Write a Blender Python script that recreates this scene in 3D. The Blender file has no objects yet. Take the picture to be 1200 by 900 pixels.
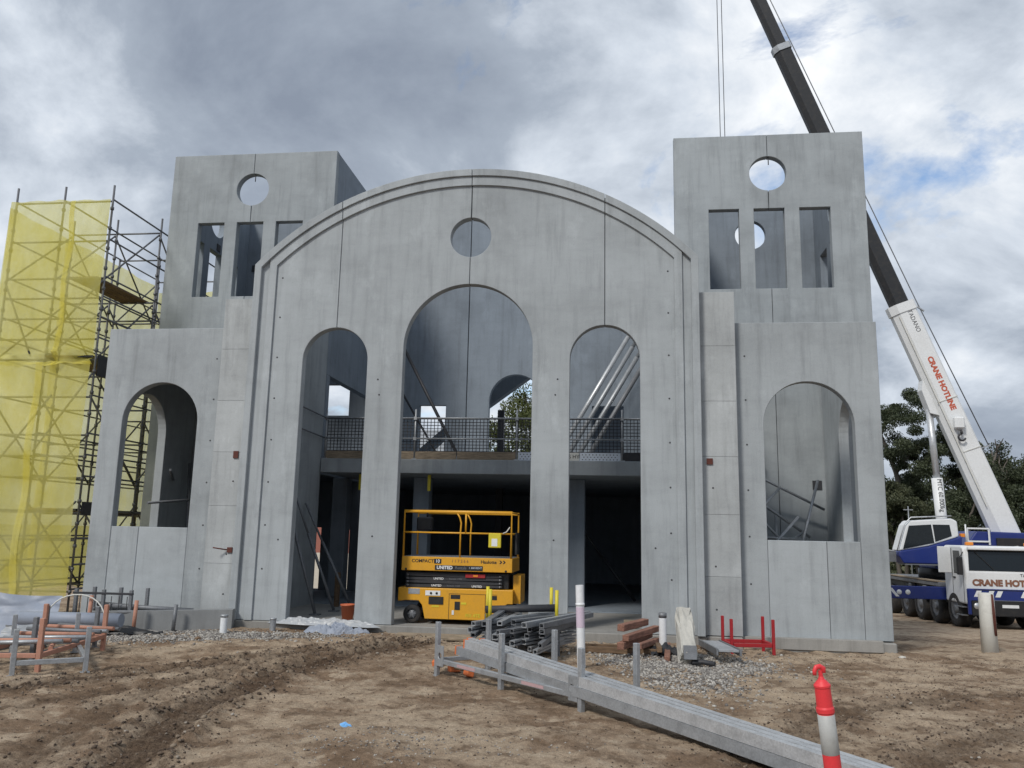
import bpy, bmesh, math, random
import numpy as np
from mathutils import Vector, Matrix, Euler

# ------------------------------------------------------------------ camera, sky, sun, exposure
scene = bpy.context.scene
COL = scene.collection
rad = math.radians
random.seed(7)
RNG = np.random.default_rng(11)

CAM_POS = Vector((2.8193, -15.3994, 1.7287))
PITCH, ROLL, YAW, FPX = 0.1771, 0.0210, -0.1251, 970.0
fw = Vector((math.sin(YAW)*math.cos(PITCH), math.cos(YAW)*math.cos(PITCH), math.sin(PITCH)))
rt = Vector((math.cos(YAW), -math.sin(YAW), 0.0)); up = rt.cross(fw)
rt2 = rt*math.cos(ROLL) + up*math.sin(ROLL); up2 = up*math.cos(ROLL) - rt*math.sin(ROLL)
cam = bpy.data.cameras.new('camera'); cam.sensor_width = 36.0; cam.lens = FPX/1200*36.0
cam.clip_start = 0.05; cam.clip_end = 3000
camo = bpy.data.objects.new('camera', cam); COL.objects.link(camo)
m = Matrix.Identity(4)
for i in range(3):
    m[i][0], m[i][1], m[i][2], m[i][3] = rt2[i], up2[i], -fw[i], CAM_POS[i]
camo.matrix_world = m
scene.camera = camo

SUN_EL, SUN_AZ = rad(44), rad(208)     # azimuth measured clockwise from +Y: front left of the building
world = bpy.data.worlds.new('World'); scene.world = world; world.use_nodes = True
wn = world.node_tree; wn.nodes.clear()
def W(t, **kw):
    n = wn.nodes.new(t)
    for k, v in kw.items():
        setattr(n, k, v)
    return n
def wl(a, b): wn.links.new(a, b)
def wmath(op, a, b=None, clamp=False):
    n = W('ShaderNodeMath', operation=op, use_clamp=clamp)
    for i, s in enumerate((a, b)):
        if s is None: continue
        if isinstance(s, (int, float)): n.inputs[i].default_value = s
        else: wl(s, n.inputs[i])
    return n.outputs[0]
sky = W('ShaderNodeTexSky', sky_type='NISHITA', sun_disc=False, sun_elevation=SUN_EL, sun_rotation=SUN_AZ)
sky.air_density = 1.0; sky.dust_density = 0.4; sky.ozone_density = 1.2
bg_sky = W('ShaderNodeBackground'); bg_sky.inputs[1].default_value = 0.10
wl(sky.outputs[0], bg_sky.inputs[0])
tc = W('ShaderNodeTexCoord'); sep = W('ShaderNodeSeparateXYZ'); wl(tc.outputs['Generated'], sep.inputs[0])
zz = wmath('ADD', wmath('MAXIMUM', sep.outputs[2], 0.0), 0.50)
cmb = W('ShaderNodeCombineXYZ')
wl(wmath('DIVIDE', sep.outputs[0], zz), cmb.inputs[0]); wl(wmath('DIVIDE', sep.outputs[1], zz), cmb.inputs[1])
def wnoise(scale, detail, rough, off, dist=0.0):
    mp = W('ShaderNodeMapping'); wl(cmb.outputs[0], mp.inputs[0]); mp.inputs['Location'].default_value = off
    n = W('ShaderNodeTexNoise'); n.inputs['Scale'].default_value = scale; n.inputs['Detail'].default_value = detail
    n.inputs['Roughness'].default_value = rough; n.inputs['Distortion'].default_value = dist
    wl(mp.outputs[0], n.inputs['Vector']); return n.outputs[0]
def wramp(x, stops):
    r = W('ShaderNodeValToRGB'); wl(x, r.inputs[0]); el = r.color_ramp.elements
    while len(el) < len(stops): el.new(0.5)
    for e, (p, c) in zip(el, stops):
        e.position = p; e.color = (*c, 1) if len(c) == 3 else c
    return r.outputs[0]
CLOUD_OFF = (-1.95, -4.57, 0.0)
n_big = wnoise(1.25, 4, 0.5, CLOUD_OFF, 0.4)
n_mid = wnoise(3.4, 12, 0.60, (CLOUD_OFF[0]+4, CLOUD_OFF[1]-2, 1), 0.25)
shade = wmath('ADD', wmath('MULTIPLY', n_big, 0.56), wmath('MULTIPLY', n_mid, 0.44))
cloud_col = wramp(shade, [(0.39, (0.235, 0.275, 0.345)), (0.48, (0.35, 0.40, 0.475)), (0.55, (0.60, 0.655, 0.73)), (0.625, (0.92, 0.94, 0.96))])
bg_cl = W('ShaderNodeBackground'); bg_cl.inputs[1].default_value = 0.67; wl(cloud_col, bg_cl.inputs[0])
n_gap = wnoise(1.9, 9, 0.6, (19.79, -4.54, 3), 0.5)
gap = wramp(n_gap, [(0.345, (0, 0, 0)), (0.415, (1, 1, 1))])
mixb = W('ShaderNodeMixShader'); wl(gap, mixb.inputs[0]); wl(bg_sky.outputs[0], mixb.inputs[1]); wl(bg_cl.outputs[0], mixb.inputs[2])
wo = W('ShaderNodeOutputWorld'); wl(mixb.outputs[0], wo.inputs[0])

sun = bpy.data.lights.new('sun', 'SUN'); sun.energy = 1.5; sun.angle = rad(11); sun.color = (1.0, 0.95, 0.88)
suno = bpy.data.objects.new('sun', sun); COL.objects.link(suno)
sd = Vector((math.sin(SUN_AZ)*math.cos(SUN_EL), math.cos(SUN_AZ)*math.cos(SUN_EL), math.sin(SUN_EL)))
suno.location = sd*60; suno.rotation_euler = sd.to_track_quat('Z', 'Y').to_euler()

vs = scene.view_settings
vs.view_transform = 'Standard'; vs.look = 'None'; vs.gamma = 1.0; vs.exposure = 0.76; vs.use_curve_mapping = False
try:
    scene.cycles.use_denoising = True
    scene.cycles.max_bounces = 8; scene.cycles.transparent_max_bounces = 16
except Exception:
    pass

# ------------------------------------------------------------------ object helpers
def tag(o, label=None, cat=None, group=None, kind=None):
    if label: o['label'] = label
    if cat: o['category'] = cat
    if group: o['group'] = group
    if kind: o['kind'] = kind
    return o
def empty(name, label=None, cat=None, loc=(0, 0, 0), rz=0.0, group=None, rot=None):
    o = bpy.data.objects.new(name, None); COL.objects.link(o)
    o.location = loc; o.rotation_euler = rot if rot else (0, 0, rz)
    o.empty_display_size = 0.2
    return tag(o, label, cat, group)
def link_mesh(name, me, mat=None, parent=None):
    o = bpy.data.objects.new(name, me); COL.objects.link(o)
    if mat and not me.materials: me.materials.append(mat)
    if parent: o.parent = parent
    return o
def copy_tree(o, parent=None):
    c = o.copy(); COL.objects.link(c); c.parent = parent
    for ch in list(o.children): copy_tree(ch, c)
    return c

class MB:
    """collects shapes for ONE mesh"""
    def __init__(s): s.v = []; s.f = []; s.sm = []
    def add(s, vs, fs, smooth=False):
        b = len(s.v); s.v += [tuple(v) for v in vs]
        s.f += [tuple(b+i for i in f) for f in fs]; s.sm += [smooth]*len(fs); return s
    def box(s, c, d, rot=None):
        x, y, z = d[0]/2, d[1]/2, d[2]/2
        vs = [Vector((sx*x, sy*y, sz*z)) for sz in (-1, 1) for sy in (-1, 1) for sx in (-1, 1)]
        if rot is not None:
            R = rot if isinstance(rot, Matrix) else Euler(rot).to_matrix(); vs = [R @ v for v in vs]
        c = Vector(c); vs = [v+c for v in vs]
        return s.add(vs, [(0, 2, 3, 1), (4, 5, 7, 6), (0, 1, 5, 4), (2, 6, 7, 3), (0, 4, 6, 2), (1, 3, 7, 5)])
    def bb(s, a, b):
        return s.box([(a[i]+b[i])/2 for i in range(3)], [abs(b[i]-a[i]) for i in range(3)])
    def cbox(s, a, b, c=0.01):
        """box with chamfered edges between corners a, b"""
        x0, x1 = sorted((a[0], b[0])); y0, y1 = sorted((a[1], b[1])); z0, z1 = sorted((a[2], b[2]))
        bm = bmesh.new(); bmesh.ops.create_cube(bm, size=1)
        for v in bm.verts: v.co = Vector(((x0+x1)/2+v.co.x*(x1-x0), (y0+y1)/2+v.co.y*(y1-y0), (z0+z1)/2+v.co.z*(z1-z0)))
        bmesh.ops.bevel(bm, geom=bm.edges[:], offset=c, segments=1, affect='EDGES')
        bm.verts.index_update(); s.add([v.co[:] for v in bm.verts], [[v.index for v in f.verts] for f in bm.faces]); bm.free(); return s
    def tube(s, p, q, r, n=8, r2=None, cap=True, smooth=True):
        p, q = Vector(p), Vector(q); d = (q-p)
        if d.length < 1e-6: return s
        d.normalize(); a = d.orthogonal().normalized(); b = d.cross(a); r2 = r if r2 is None else r2
        vs = []
        for k in range(n):
            t = 2*math.pi*k/n; e = a*math.cos(t)+b*math.sin(t); vs += [p+e*r, q+e*r2]
        s.add(vs, [(2*k, 2*((k+1) % n), 2*((k+1) % n)+1, 2*k+1) for k in range(n)], smooth)
        if cap:
            base = len(s.v)-2*n
            s.f += [tuple(base+2*k for k in reversed(range(n))), tuple(base+2*k+1 for k in range(n))]; s.sm += [False, False]
        return s
    def path(s, pts, r, n=8):
        P = [Vector(p_) for p_ in pts]; m_ = len(P); vs = []; a = None
        for i in range(m_):
            d = (P[min(i+1, m_-1)]-P[max(i-1, 0)]).normalized()
            a = d.orthogonal().normalized() if a is None else (a-d*a.dot(d)).normalized()
            b = d.cross(a); k_ = 1.0
            if 0 < i < m_-1:
                c_ = (P[i]-P[i-1]).normalized().dot((P[i+1]-P[i]).normalized()); k_ = min(1.5, 1/max(0.5, math.sqrt(max(0.0, (1+c_)/2))))
            vs += [P[i]+(a*math.cos(2*math.pi*k/n)+b*math.sin(2*math.pi*k/n))*r*k_ for k in range(n)]
        fs = [(i*n+k, i*n+(k+1) % n, (i+1)*n+(k+1) % n, (i+1)*n+k) for i in range(m_-1) for k in range(n)]
        s.add(vs, fs, True); base = len(s.v)-len(vs)
        s.f += [tuple(base+k for k in reversed(range(n))), tuple(base+(m_-1)*n+k for k in range(n))]; s.sm += [False, False]
        return s
    def bar(s, p, q, w, h, upv=(0, 0, 1)):
        """rectangular bar from p to q: w sideways, h along upv"""
        p, q = Vector(p), Vector(q); d = (q-p).normalized(); u = Vector(upv); sde = d.cross(u)
        if sde.length < 1e-4: sde = d.orthogonal()
        sde.normalize(); u = sde.cross(d).normalized()
        vs = [e + sde*sx*w/2 + u*sz*h/2 for e in (p, q) for sz in (-1, 1) for sx in (-1, 1)]
        return s.add(vs, [(0, 1, 3, 2), (4, 6, 7, 5), (0, 4, 5, 1), (2, 3, 7, 6), (0, 2, 6, 4), (1, 5, 7, 3)])
    def prism(s, poly, f0, f1):
        """poly: 2-D points, f0 / f1 map (u, v) to the two end planes"""
        n = len(poly); vs = [f0(*p) for p in poly]+[f1(*p) for p in poly]
        return s.add(vs, [tuple(range(n)), tuple(reversed(range(n, 2*n)))]+[(k, n+k, n+(k+1) % n, (k+1) % n) for k in range(n)])
    def lathe(s, c, prof, n=20, axis='z', smooth=True):
        vs = []; m_ = len(prof)
        for k in range(n):
            t = 2*math.pi*k/n
            for (r, h) in prof:
                x, y, z = r*math.cos(t), r*math.sin(t), h
                if axis == 'y': x, y, z = x, h, y
                if axis == 'x': x, y, z = h, x, y
                vs.append((c[0]+x, c[1]+y, c[2]+z))
        fs = [(k*m_+j, ((k+1) % n)*m_+j, ((k+1) % n)*m_+j+1, k*m_+j+1) for k in range(n) for j in range(m_-1)]
        return s.add(vs, fs, smooth)
    def mesh(s, name):
        me = bpy.data.meshes.new(name); me.from_pydata(s.v, [], s.f)
        bm = bmesh.new(); bm.from_mesh(me); bmesh.ops.recalc_face_normals(bm, faces=bm.faces[:]); bm.to_mesh(me); bm.free()
        if any(s.sm): me.polygons.foreach_set('use_smooth', s.sm)
        me.update(); return me
    def build(s, name, mat, parent=None): return link_mesh(name, s.mesh(name), mat, parent)

def soften(o, w=0.03, seg=2, ang=0.5):
    bm = bmesh.new(); bm.from_mesh(o.data)
    bmesh.ops.remove_doubles(bm, verts=bm.verts[:], dist=0.0002)
    bmesh.ops.bevel(bm, geom=[e for e in bm.edges if len(e.link_faces) == 2 and e.calc_face_angle(0) > ang], offset=w, segments=seg, profile=0.5, affect='EDGES', clamp_overlap=True)
    bm.to_mesh(o.data); bm.free(); return o
def arc(cx, cz, r, a0, a1, n):
    return [(cx+r*math.cos(rad(a0+(a1-a0)*k/n)), cz+r*math.sin(rad(a0+(a1-a0)*k/n))) for k in range(n+1)]
def circle(cx, cz, r, n=40): return arc(cx, cz, r, 0, 360, n)[:-1]
def rect(x0, x1, z0, z1): return [(x0, z0), (x1, z0), (x1, z1), (x0, z1)]
def archhole(cx, r, z0, spring, n=22): return [(cx+r, z0)]+arc(cx, spring, r, 0, 180, n)+[(cx-r, z0)]
def slab_mesh(name, outer, holes, t, mapf, bev=0.008):
    """a plate with openings, thickness t (w from 0 to t), mapf(u, v, w) -> world"""
    cu = bpy.data.curves.new('tmp', 'CURVE'); cu.dimensions = '2D'; cu.fill_mode = 'BOTH'
    cu.extrude = t/2-bev; cu.bevel_depth = bev; cu.bevel_resolution = 0; cu.offset = -bev
    for pts in [outer]+list(holes):
        sp = cu.splines.new('POLY'); sp.points.add(len(pts)-1)
        for p_, (u, v) in zip(sp.points, pts): p_.co = (u, v, 0, 1)
        sp.use_cyclic_u = True
    ob = bpy.data.objects.new('tmp', cu); COL.objects.link(ob)
    dg = bpy.context.evaluated_depsgraph_get(); me = bpy.data.meshes.new_from_object(ob.evaluated_get(dg)); me.name = name
    bpy.data.objects.remove(ob); bpy.data.curves.remove(cu)
    bm = bmesh.new(); bm.from_mesh(me); bmesh.ops.remove_doubles(bm, verts=bm.verts[:], dist=0.0005)
    for v in bm.verts: v.co = Vector(mapf(v.co.x, v.co.y, v.co.z+t/2))
    bmesh.ops.recalc_face_normals(bm, faces=bm.faces[:]); bm.to_mesh(me); bm.free(); me.materials.clear()
    me.polygons.foreach_set('use_smooth', [False]*len(me.polygons)); return me
def plate(name, outer, holes, t, mapf, mat, parent, bev=0.008):
    return link_mesh(name, slab_mesh(name, outer, holes, t, mapf, bev), mat, parent)
def lettering(body, size, mapf, mat, parent, name='lettering', align='CENTER', extr=0.002, sx=1.0, bold=0.0):
    cu = bpy.data.curves.new('tmp', 'FONT'); cu.body = body; cu.size = size; cu.align_x = align; cu.align_y = 'CENTER'; cu.extrude = extr; cu.offset = bold
    cu.resolution_u = 3
    ob = bpy.data.objects.new('tmp', cu); COL.objects.link(ob)
    dg = bpy.context.evaluated_depsgraph_get(); me = bpy.data.meshes.new_from_object(ob.evaluated_get(dg)); me.name = name
    bpy.data.objects.remove(ob); bpy.data.curves.remove(cu)
    for v in me.vertices: v.co = Vector(mapf(v.co.x*sx, v.co.y, v.co.z))
    me.materials.clear(); return link_mesh(name, me, mat, parent)

# ------------------------------------------------------------------ materials
def newmat(name):
    mt = bpy.data.materials.new(name); mt.use_nodes = True; nt = mt.node_tree
    b = nt.nodes['Principled BSDF']; return mt, nt, b
def N(nt, t, **kw):
    n = nt.nodes.new(t)
    for k, v in kw.items(): setattr(n, k, v)
    return n
def noise(nt, vec, scale, detail=4, rough=0.55, stretch=None, loc=(0, 0, 0)):
    if stretch or any(loc):
        mp = N(nt, 'ShaderNodeMapping'); nt.links.new(vec, mp.inputs[0]); mp.inputs['Location'].default_value = loc
        if stretch: mp.inputs['Scale'].default_value = stretch
        vec = mp.outputs[0]
    n = N(nt, 'ShaderNodeTexNoise'); n.inputs['Scale'].default_value = scale; n.inputs['Detail'].default_value = detail; n.inputs['Roughness'].default_value = rough
    nt.links.new(vec, n.inputs['Vector']); return n.outputs[0]
def ramp(nt, x, stops, interp='LINEAR'):
    r = N(nt, 'ShaderNodeValToRGB'); nt.links.new(x, r.inputs[0]); el = r.color_ramp.elements; r.color_ramp.interpolation = interp
    while len(el) < len(stops): el.new(0.5)
    for e, (p_, c) in zip(el, stops):
        e.position = p_; e.color = (c, c, c, 1) if isinstance(c, (int, float)) else (*c, 1)
    return r.outputs[0]
def mixc(nt, fac, a, b, mode='MIX'):
    n = N(nt, 'ShaderNodeMix', data_type='RGBA', blend_type=mode)
    for s, x in ((n.inputs[0], fac), (n.inputs[6], a), (n.inputs[7], b)):
        if isinstance(x, (int, float)): s.default_value = x
        elif isinstance(x, tuple): s.default_value = (*x, 1) if len(x) == 3 else x
        else: nt.links.new(x, s)
    return n.outputs[2]
def bump(nt, bsdf, h, strength=0.3, dist=0.02):
    b = N(nt, 'ShaderNodeBump'); b.inputs['Strength'].default_value = strength; b.inputs['Distance'].default_value = dist
    nt.links.new(h, b.inputs['Height']); nt.links.new(b.outputs[0], bsdf.inputs['Normal'])
def pos(nt): return N(nt, 'ShaderNodeNewGeometry').outputs['Position']
def objc(nt): return N(nt, 'ShaderNodeTexCoord').outputs['Object']

def concrete(name, base, dark=0.72, light=1.14, streak=0.65):
    mt, nt, b = newmat(name); P_ = pos(nt)
    n1 = noise(nt, P_, 0.8, 8, 0.62)                                  # clouds
    n2 = noise(nt, P_, 2.2, 5, 0.65, stretch=(2.6, 2.6, 0.22))         # vertical streaks
    n3 = noise(nt, P_, 2.4, 6, 0.7, stretch=(0.5, 0.5, 2.0), loc=(5, 2, 7))  # form-board / trowel marks
    n4 = noise(nt, P_, 55, 3, 0.6)
    info = N(nt, 'ShaderNodeObjectInfo')
    rnd = N(nt, 'ShaderNodeMapRange'); nt.links.new(info.outputs['Random'], rnd.inputs[0]); rnd.inputs[3].default_value = 0.90; rnd.inputs[4].default_value = 1.06
    c = mixc(nt, 1.0, tuple(base), ramp(nt, n1, [(0.28, (dark+1)/2-0.03), (0.50, 1.0), (0.70, (light+1)/2)]), 'MULTIPLY')
    n6 = noise(nt, P_, 0.42, 9, 0.66, loc=(31, 7, 2))
    c = mixc(nt, 1.0, c, ramp(nt, n6, [(0.48, 1.0), (0.58, 0.92), (0.72, 0.80)]), 'MULTIPLY')
    n8 = noise(nt, P_, 1.6, 8, 0.72, stretch=(1, 1, 0.5), loc=(3, 17, 9))
    c = mixc(nt, 1.0, c, ramp(nt, n8, [(0.56, 1.0), (0.66, 1.13)]), 'MULTIPLY')
    c = mixc(nt, streak, c, ramp(nt, n2, [(0.30, 0.72), (0.48, 1.0), (0.68, 1.08)]), 'MULTIPLY')
    c = mixc(nt, 0.30, c, ramp(nt, n3, [(0.33, 0.80), (0.5, 1.0), (0.7, 1.06)]), 'MULTIPLY')
    c = mixc(nt, 0.6, c, ramp(nt, n4, [(0.3, 0.86), (0.55, 1.0)]), 'MULTIPLY')
    v = N(nt, 'ShaderNodeTexVoronoi'); v.inputs['Scale'].default_value = 7.0; nt.links.new(P_, v.inputs['Vector'])
    pit = ramp(nt, v.outputs['Distance'], [(0.025, 0.55), (0.05, 1.0)])
    c = mixc(nt, 0.7, c, pit, 'MULTIPLY')
    c = mixc(nt, 1.0, c, rnd.outputs[0], 'MULTIPLY')
    nt.links.new(c, b.inputs['Base Color']); b.inputs['Roughness'].default_value = 0.82; b.inputs['Specular IOR Level'].default_value = 0.35
    bump(nt, b, mixc(nt, 0.5, n4, n3), 0.12, 0.01); return mt
def painted(name, col, rough=0.45, metal=0.0, wear=0.25, scale=6.0, grime=(0.25, 0.2, 0.15), spec=0.5):
    mt, nt, b = newmat(name); P_ = objc(nt)
    n1 = noise(nt, P_, scale, 6, 0.65); n2 = noise(nt, P_, scale*9, 3, 0.6)
    g = ramp(nt, n1, [(0.50, 0.0), (0.75, 1.0)])
    gm = N(nt, 'ShaderNodeMath', operation='MULTIPLY'); nt.links.new(g, gm.inputs[0]); gm.inputs[1].default_value = wear
    c = mixc(nt, gm.outputs[0], tuple(col), tuple(x*0.6+y*0.25 for x, y in zip(col, grime)))
    c = mixc(nt, 0.5, c, ramp(nt, n2, [(0.3, 0.85), (0.6, 1.0)]), 'MULTIPLY')
    nt.links.new(c, b.inputs['Base Color']); b.inputs['Metallic'].default_value = metal; b.inputs['Specular IOR Level'].default_value = spec
    r_ = N(nt, 'ShaderNodeMapRange'); nt.links.new(n1, r_.inputs[0]); r_.inputs[3].default_value = max(0.05, rough-0.12); r_.inputs[4].default_value = min(1, rough+0.2)
    nt.links.new(r_.outputs[0], b.inputs['Roughness']); bump(nt, b, n2, 0.05, 0.005); return mt
def galvanised(name, base=(0.40, 0.42, 0.44), metal=0.55, rough=0.5):
    mt, nt, b = newmat(name); P_ = objc(nt)
    v = N(nt, 'ShaderNodeTexVoronoi'); v.inputs['Scale'].default_value = 75; nt.links.new(P_, v.inputs['Vector'])
    sp = N(nt, 'ShaderNodeSeparateColor'); nt.links.new(v.outputs['Color'], sp.inputs[0])
    c = mixc(nt, 1.0, tuple(base), ramp(nt, sp.outputs[0], [(0.0, 0.88), (1.0, 1.08)]), 'MULTIPLY')
    c = mixc(nt, 0.8, c, ramp(nt, noise(nt, P_, 3.5, 6, 0.7), [(0.3, 0.62), (0.55, 1.0)]), 'MULTIPLY')
    nt.links.new(c, b.inputs['Base Color']); b.inputs['Metallic'].default_value = metal; b.inputs['Roughness'].default_value = rough; return mt
def wood(name, col):
    mt, nt, b = newmat(name); P_ = objc(nt)
    n1 = noise(nt, P_, 5, 6, 0.65, stretch=(1, 9, 9)); n2 = noise(nt, P_, 2.5, 4, 0.6)
    c = mixc(nt, 1.0, tuple(col), ramp(nt, n1, [(0.3, 0.55), (0.65, 1.2)]), 'MULTIPLY'); c = mixc(nt, 0.6, c, ramp(nt, n2, [(0.35, 0.6), (0.6, 1.05)]), 'MULTIPLY')
    nt.links.new(c, b.inputs['Base Color']); b.inputs['Roughness'].default_value = 0.85; bump(nt, b, n1, 0.3, 0.01); return mt

M = {}
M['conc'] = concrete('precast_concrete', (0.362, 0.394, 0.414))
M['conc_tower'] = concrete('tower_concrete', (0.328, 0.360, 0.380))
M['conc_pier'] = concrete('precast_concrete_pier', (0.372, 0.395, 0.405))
M['conc_shaded'] = concrete('shaded_interior_concrete', (0.21, 0.245, 0.285))  # darker copy of the concrete, with interior shade put into its base colour
M['conc_foot'] = concrete('footing_concrete', (0.27, 0.265, 0.25))
M['seal'] = painted('joint_sealant', (0.07, 0.075, 0.08), 0.8, wear=0.1)
M['galv'] = galvanised('galvanised_steel')
M['galv_dark'] = galvanised('weathered_galvanised_steel', (0.20, 0.21, 0.225), 0.45, 0.6)
M['galv_light'] = galvanised('bright_galvanised_steel', (0.58, 0.60, 0.62), 0.5, 0.42)
M['scaf'] = galvanised('scaffold_steel', (0.16, 0.165, 0.18), 0.45, 0.55)
M['steel_dark'] = painted('dark_steel', (0.03, 0.032, 0.038), 0.55, wear=0.4)
M['plate'] = painted('rusty_plate', (0.10, 0.028, 0.02), 0.8, wear=0.5)
M['lift_yellow'] = painted('lift_yellow_paint', (0.66, 0.33, 0.018), 0.42, wear=0.6, scale=3, grime=(0.3, 0.2, 0.1))
M['yellow'] = painted('safety_yellow_paint', (0.62, 0.52, 0.03), 0.5, wear=0.5)
M['white'] = painted('white_paint', (0.72, 0.74, 0.75), 0.4, wear=0.25, scale=1.5, grime=(0.4, 0.38, 0.33))
M['white_dirty'] = painted('dirty_white_plastic', (0.62, 0.62, 0.58), 0.55, wear=0.7, scale=4)
M['blue'] = painted('crane_blue_paint', (0.012, 0.028, 0.17), 0.35, wear=0.2, scale=2)
M['black'] = painted('black_paint', (0.014, 0.015, 0.017), 0.45, wear=0.3)
M['rubber'] = painted('tyre_rubber', (0.022, 0.022, 0.023), 0.85, wear=0.7, scale=5)
M['glass'] = painted('dark_glass', (0.008, 0.012, 0.015), 0.06, wear=0.0, spec=0.4)
M['red'] = painted('red_paint', (0.33, 0.012, 0.018), 0.5, wear=0.4)
M['bollard'] = painted('bollard_red_plastic', (0.74, 0.045, 0.055), 0.42, wear=0.2, scale=9)
M['orange'] = painted('faded_orange_paint', (0.44, 0.22, 0.155), 0.75, wear=0.9, scale=7)
M['orange_bright'] = painted('orange_spray_paint', (0.62, 0.16, 0.05), 0.7, wear=0.4, scale=9)
M['bucket'] = painted('orange_plastic', (0.55, 0.14, 0.06), 0.5, wear=0.4)
M['refl'] = painted('dirty_reflective_tape', (0.42, 0.43, 0.42), 0.5, wear=0.8, scale=14)
M['timber'] = wood('timber_brown', (0.17, 0.11, 0.065))
M['timber_red'] = wood('timber_red', (0.27, 0.135, 0.095))
M['ply'] = wood('plywood', (0.30, 0.24, 0.17))
M['pvc'] = painted('white_pvc', (0.74, 0.76, 0.78), 0.35, wear=0.3, scale=5)
M['pvc_mauve'] = painted('mauve_pvc', (0.60, 0.50, 0.60), 0.4, wear=0.3)
M['plastic_black'] = painted('black_plastic_sheet', (0.02, 0.022, 0.026), 0.4, wear=0.5)
M['membrane'] = painted('grey_membrane', (0.25, 0.285, 0.35), 0.5, wear=0.5, scale=2.5)
M['poly'] = painted('crumpled_plastic', (0.36, 0.38, 0.40), 0.35, wear=0.7, scale=5)
M['red_text'] = painted('red_lettering', (0.50, 0.10, 0.05), 0.5, wear=0.3)
M['brown_text'] = painted('brown_lettering', (0.22, 0.10, 0.06), 0.5, wear=0.3)
M['decal_blue'] = painted('blue_litter', (0.15, 0.4, 0.75), 0.5)
M['amber'] = painted('amber_plastic', (0.75, 0.25, 0.03), 0.3)
M['perf'] = painted('pale_perforated_board', (0.62, 0.68, 0.76), 0.5, wear=0.3)
M['brick'] = painted('red_brickwork', (0.34, 0.13, 0.10), 0.85, wear=0.5, scale=2)
M['roof'] = painted('grey_roof_sheeting', (0.30, 0.32, 0.34), 0.5, wear=0.4)
M['render'] = painted('cream_render', (0.60, 0.57, 0.50), 0.8, wear=0.3)
# ------------------------------------------------------------------ ground
def sstep(a, b, x):
    t = np.clip((x-a)/(b-a), 0, 1); return t*t*(3-2*t)
_tab = RNG.random((256, 256))
def vnoise(x, y):
    xi = np.floor(x).astype(int); yi = np.floor(y).astype(int); fx = x-xi; fy = y-yi
    fx = fx*fx*(3-2*fx); fy = fy*fy*(3-2*fy)
    a = _tab[xi % 256, yi % 256]; b = _tab[(xi+1) % 256, yi % 256]; c = _tab[xi % 256, (yi+1) % 256]; d = _tab[(xi+1) % 256, (yi+1) % 256]
    return (a*(1-fx)+b*fx)*(1-fy)+(c*(1-fx)+d*fx)*fy
def fbm(x, y, f, o=4, g=0.5):
    s = 0; a = 1; t = 0
    for k in range(o):
        s = s+a*(vnoise(x*f+17.3*k, y*f+9.1*k)-0.5); t += a; a *= g; f *= 2.03
    return s/t
TRACKS = [  # tyre tracks: polylines, half width, depth
    ([(-0.3, -11.5), (-0.95, -9.0), (-1.45, -7.0), (-1.5, -4.8), (-1.05, -2.6), (-0.55, -1.1)], 0.21, 0.052),
    ([(-0.95, -11.5), (-1.75, -9.0), (-2.3, -7.0), (-2.35, -4.9), (-1.75, -2.9), (-1.1, -1.3)], 0.16, 0.018),
    ([(-6.5, -8.6), (-4.6, -7.4), (-3.3, -5.4), (-2.4, -3.5), (-1.5, -2.0), (-0.8, -0.9)], 0.19, 0.040),
    ([(-5.4, -9.2), (-3.9, -8.2), (-2.7, -6.2), (-1.7, -4.2), (-0.8, -2.6), (-0.2, -1.2)], 0.15, 0.020),
    ([(13.0, -3.5), (10.0, -4.4), (7.4, -5.6), (5.6, -7.2), (4.6, -9.5)], 0.2, 0.022),
    ([(13.0, -2.2), (10.0, -3.0), (7.2, -4.0), (5.2, -5.6), (3.9, -8.2)], 0.2, 0.022)]
def track_dist(x, y, pl):
    best = np.full(x.shape, 1e9); along = np.zeros(x.shape); acc = 0
    for (ax, ay), (bx, by) in zip(pl[:-1], pl[1:]):
        dx, dy = bx-ax, by-ay; L = math.hypot(dx, dy)
        t = np.clip(((x-ax)*dx+(y-ay)*dy)/(L*L), 0, 1); d = np.hypot(x-ax-t*dx, y-ay-t*dy)
        w = d < best; best = np.where(w, d, best); along = np.where(w, acc+t*L, along); acc += L
    return best, along
def gbase(x, y):
    z = -0.13-0.062*np.clip(y-0.5, 0, 16)-0.02*np.clip(y-16.5, 0, 60)
    z = z-0.10*sstep(3.6, 6.5, x)*sstep(-5.5, -0.8, y)
    z = z-0.10*sstep(-3.5, -7.0, x)*sstep(-6, -1, y)
    z = z+0.10*np.exp(-((x-2.0)**2/6+(y+8.2)**2/3))
    return z
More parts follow.
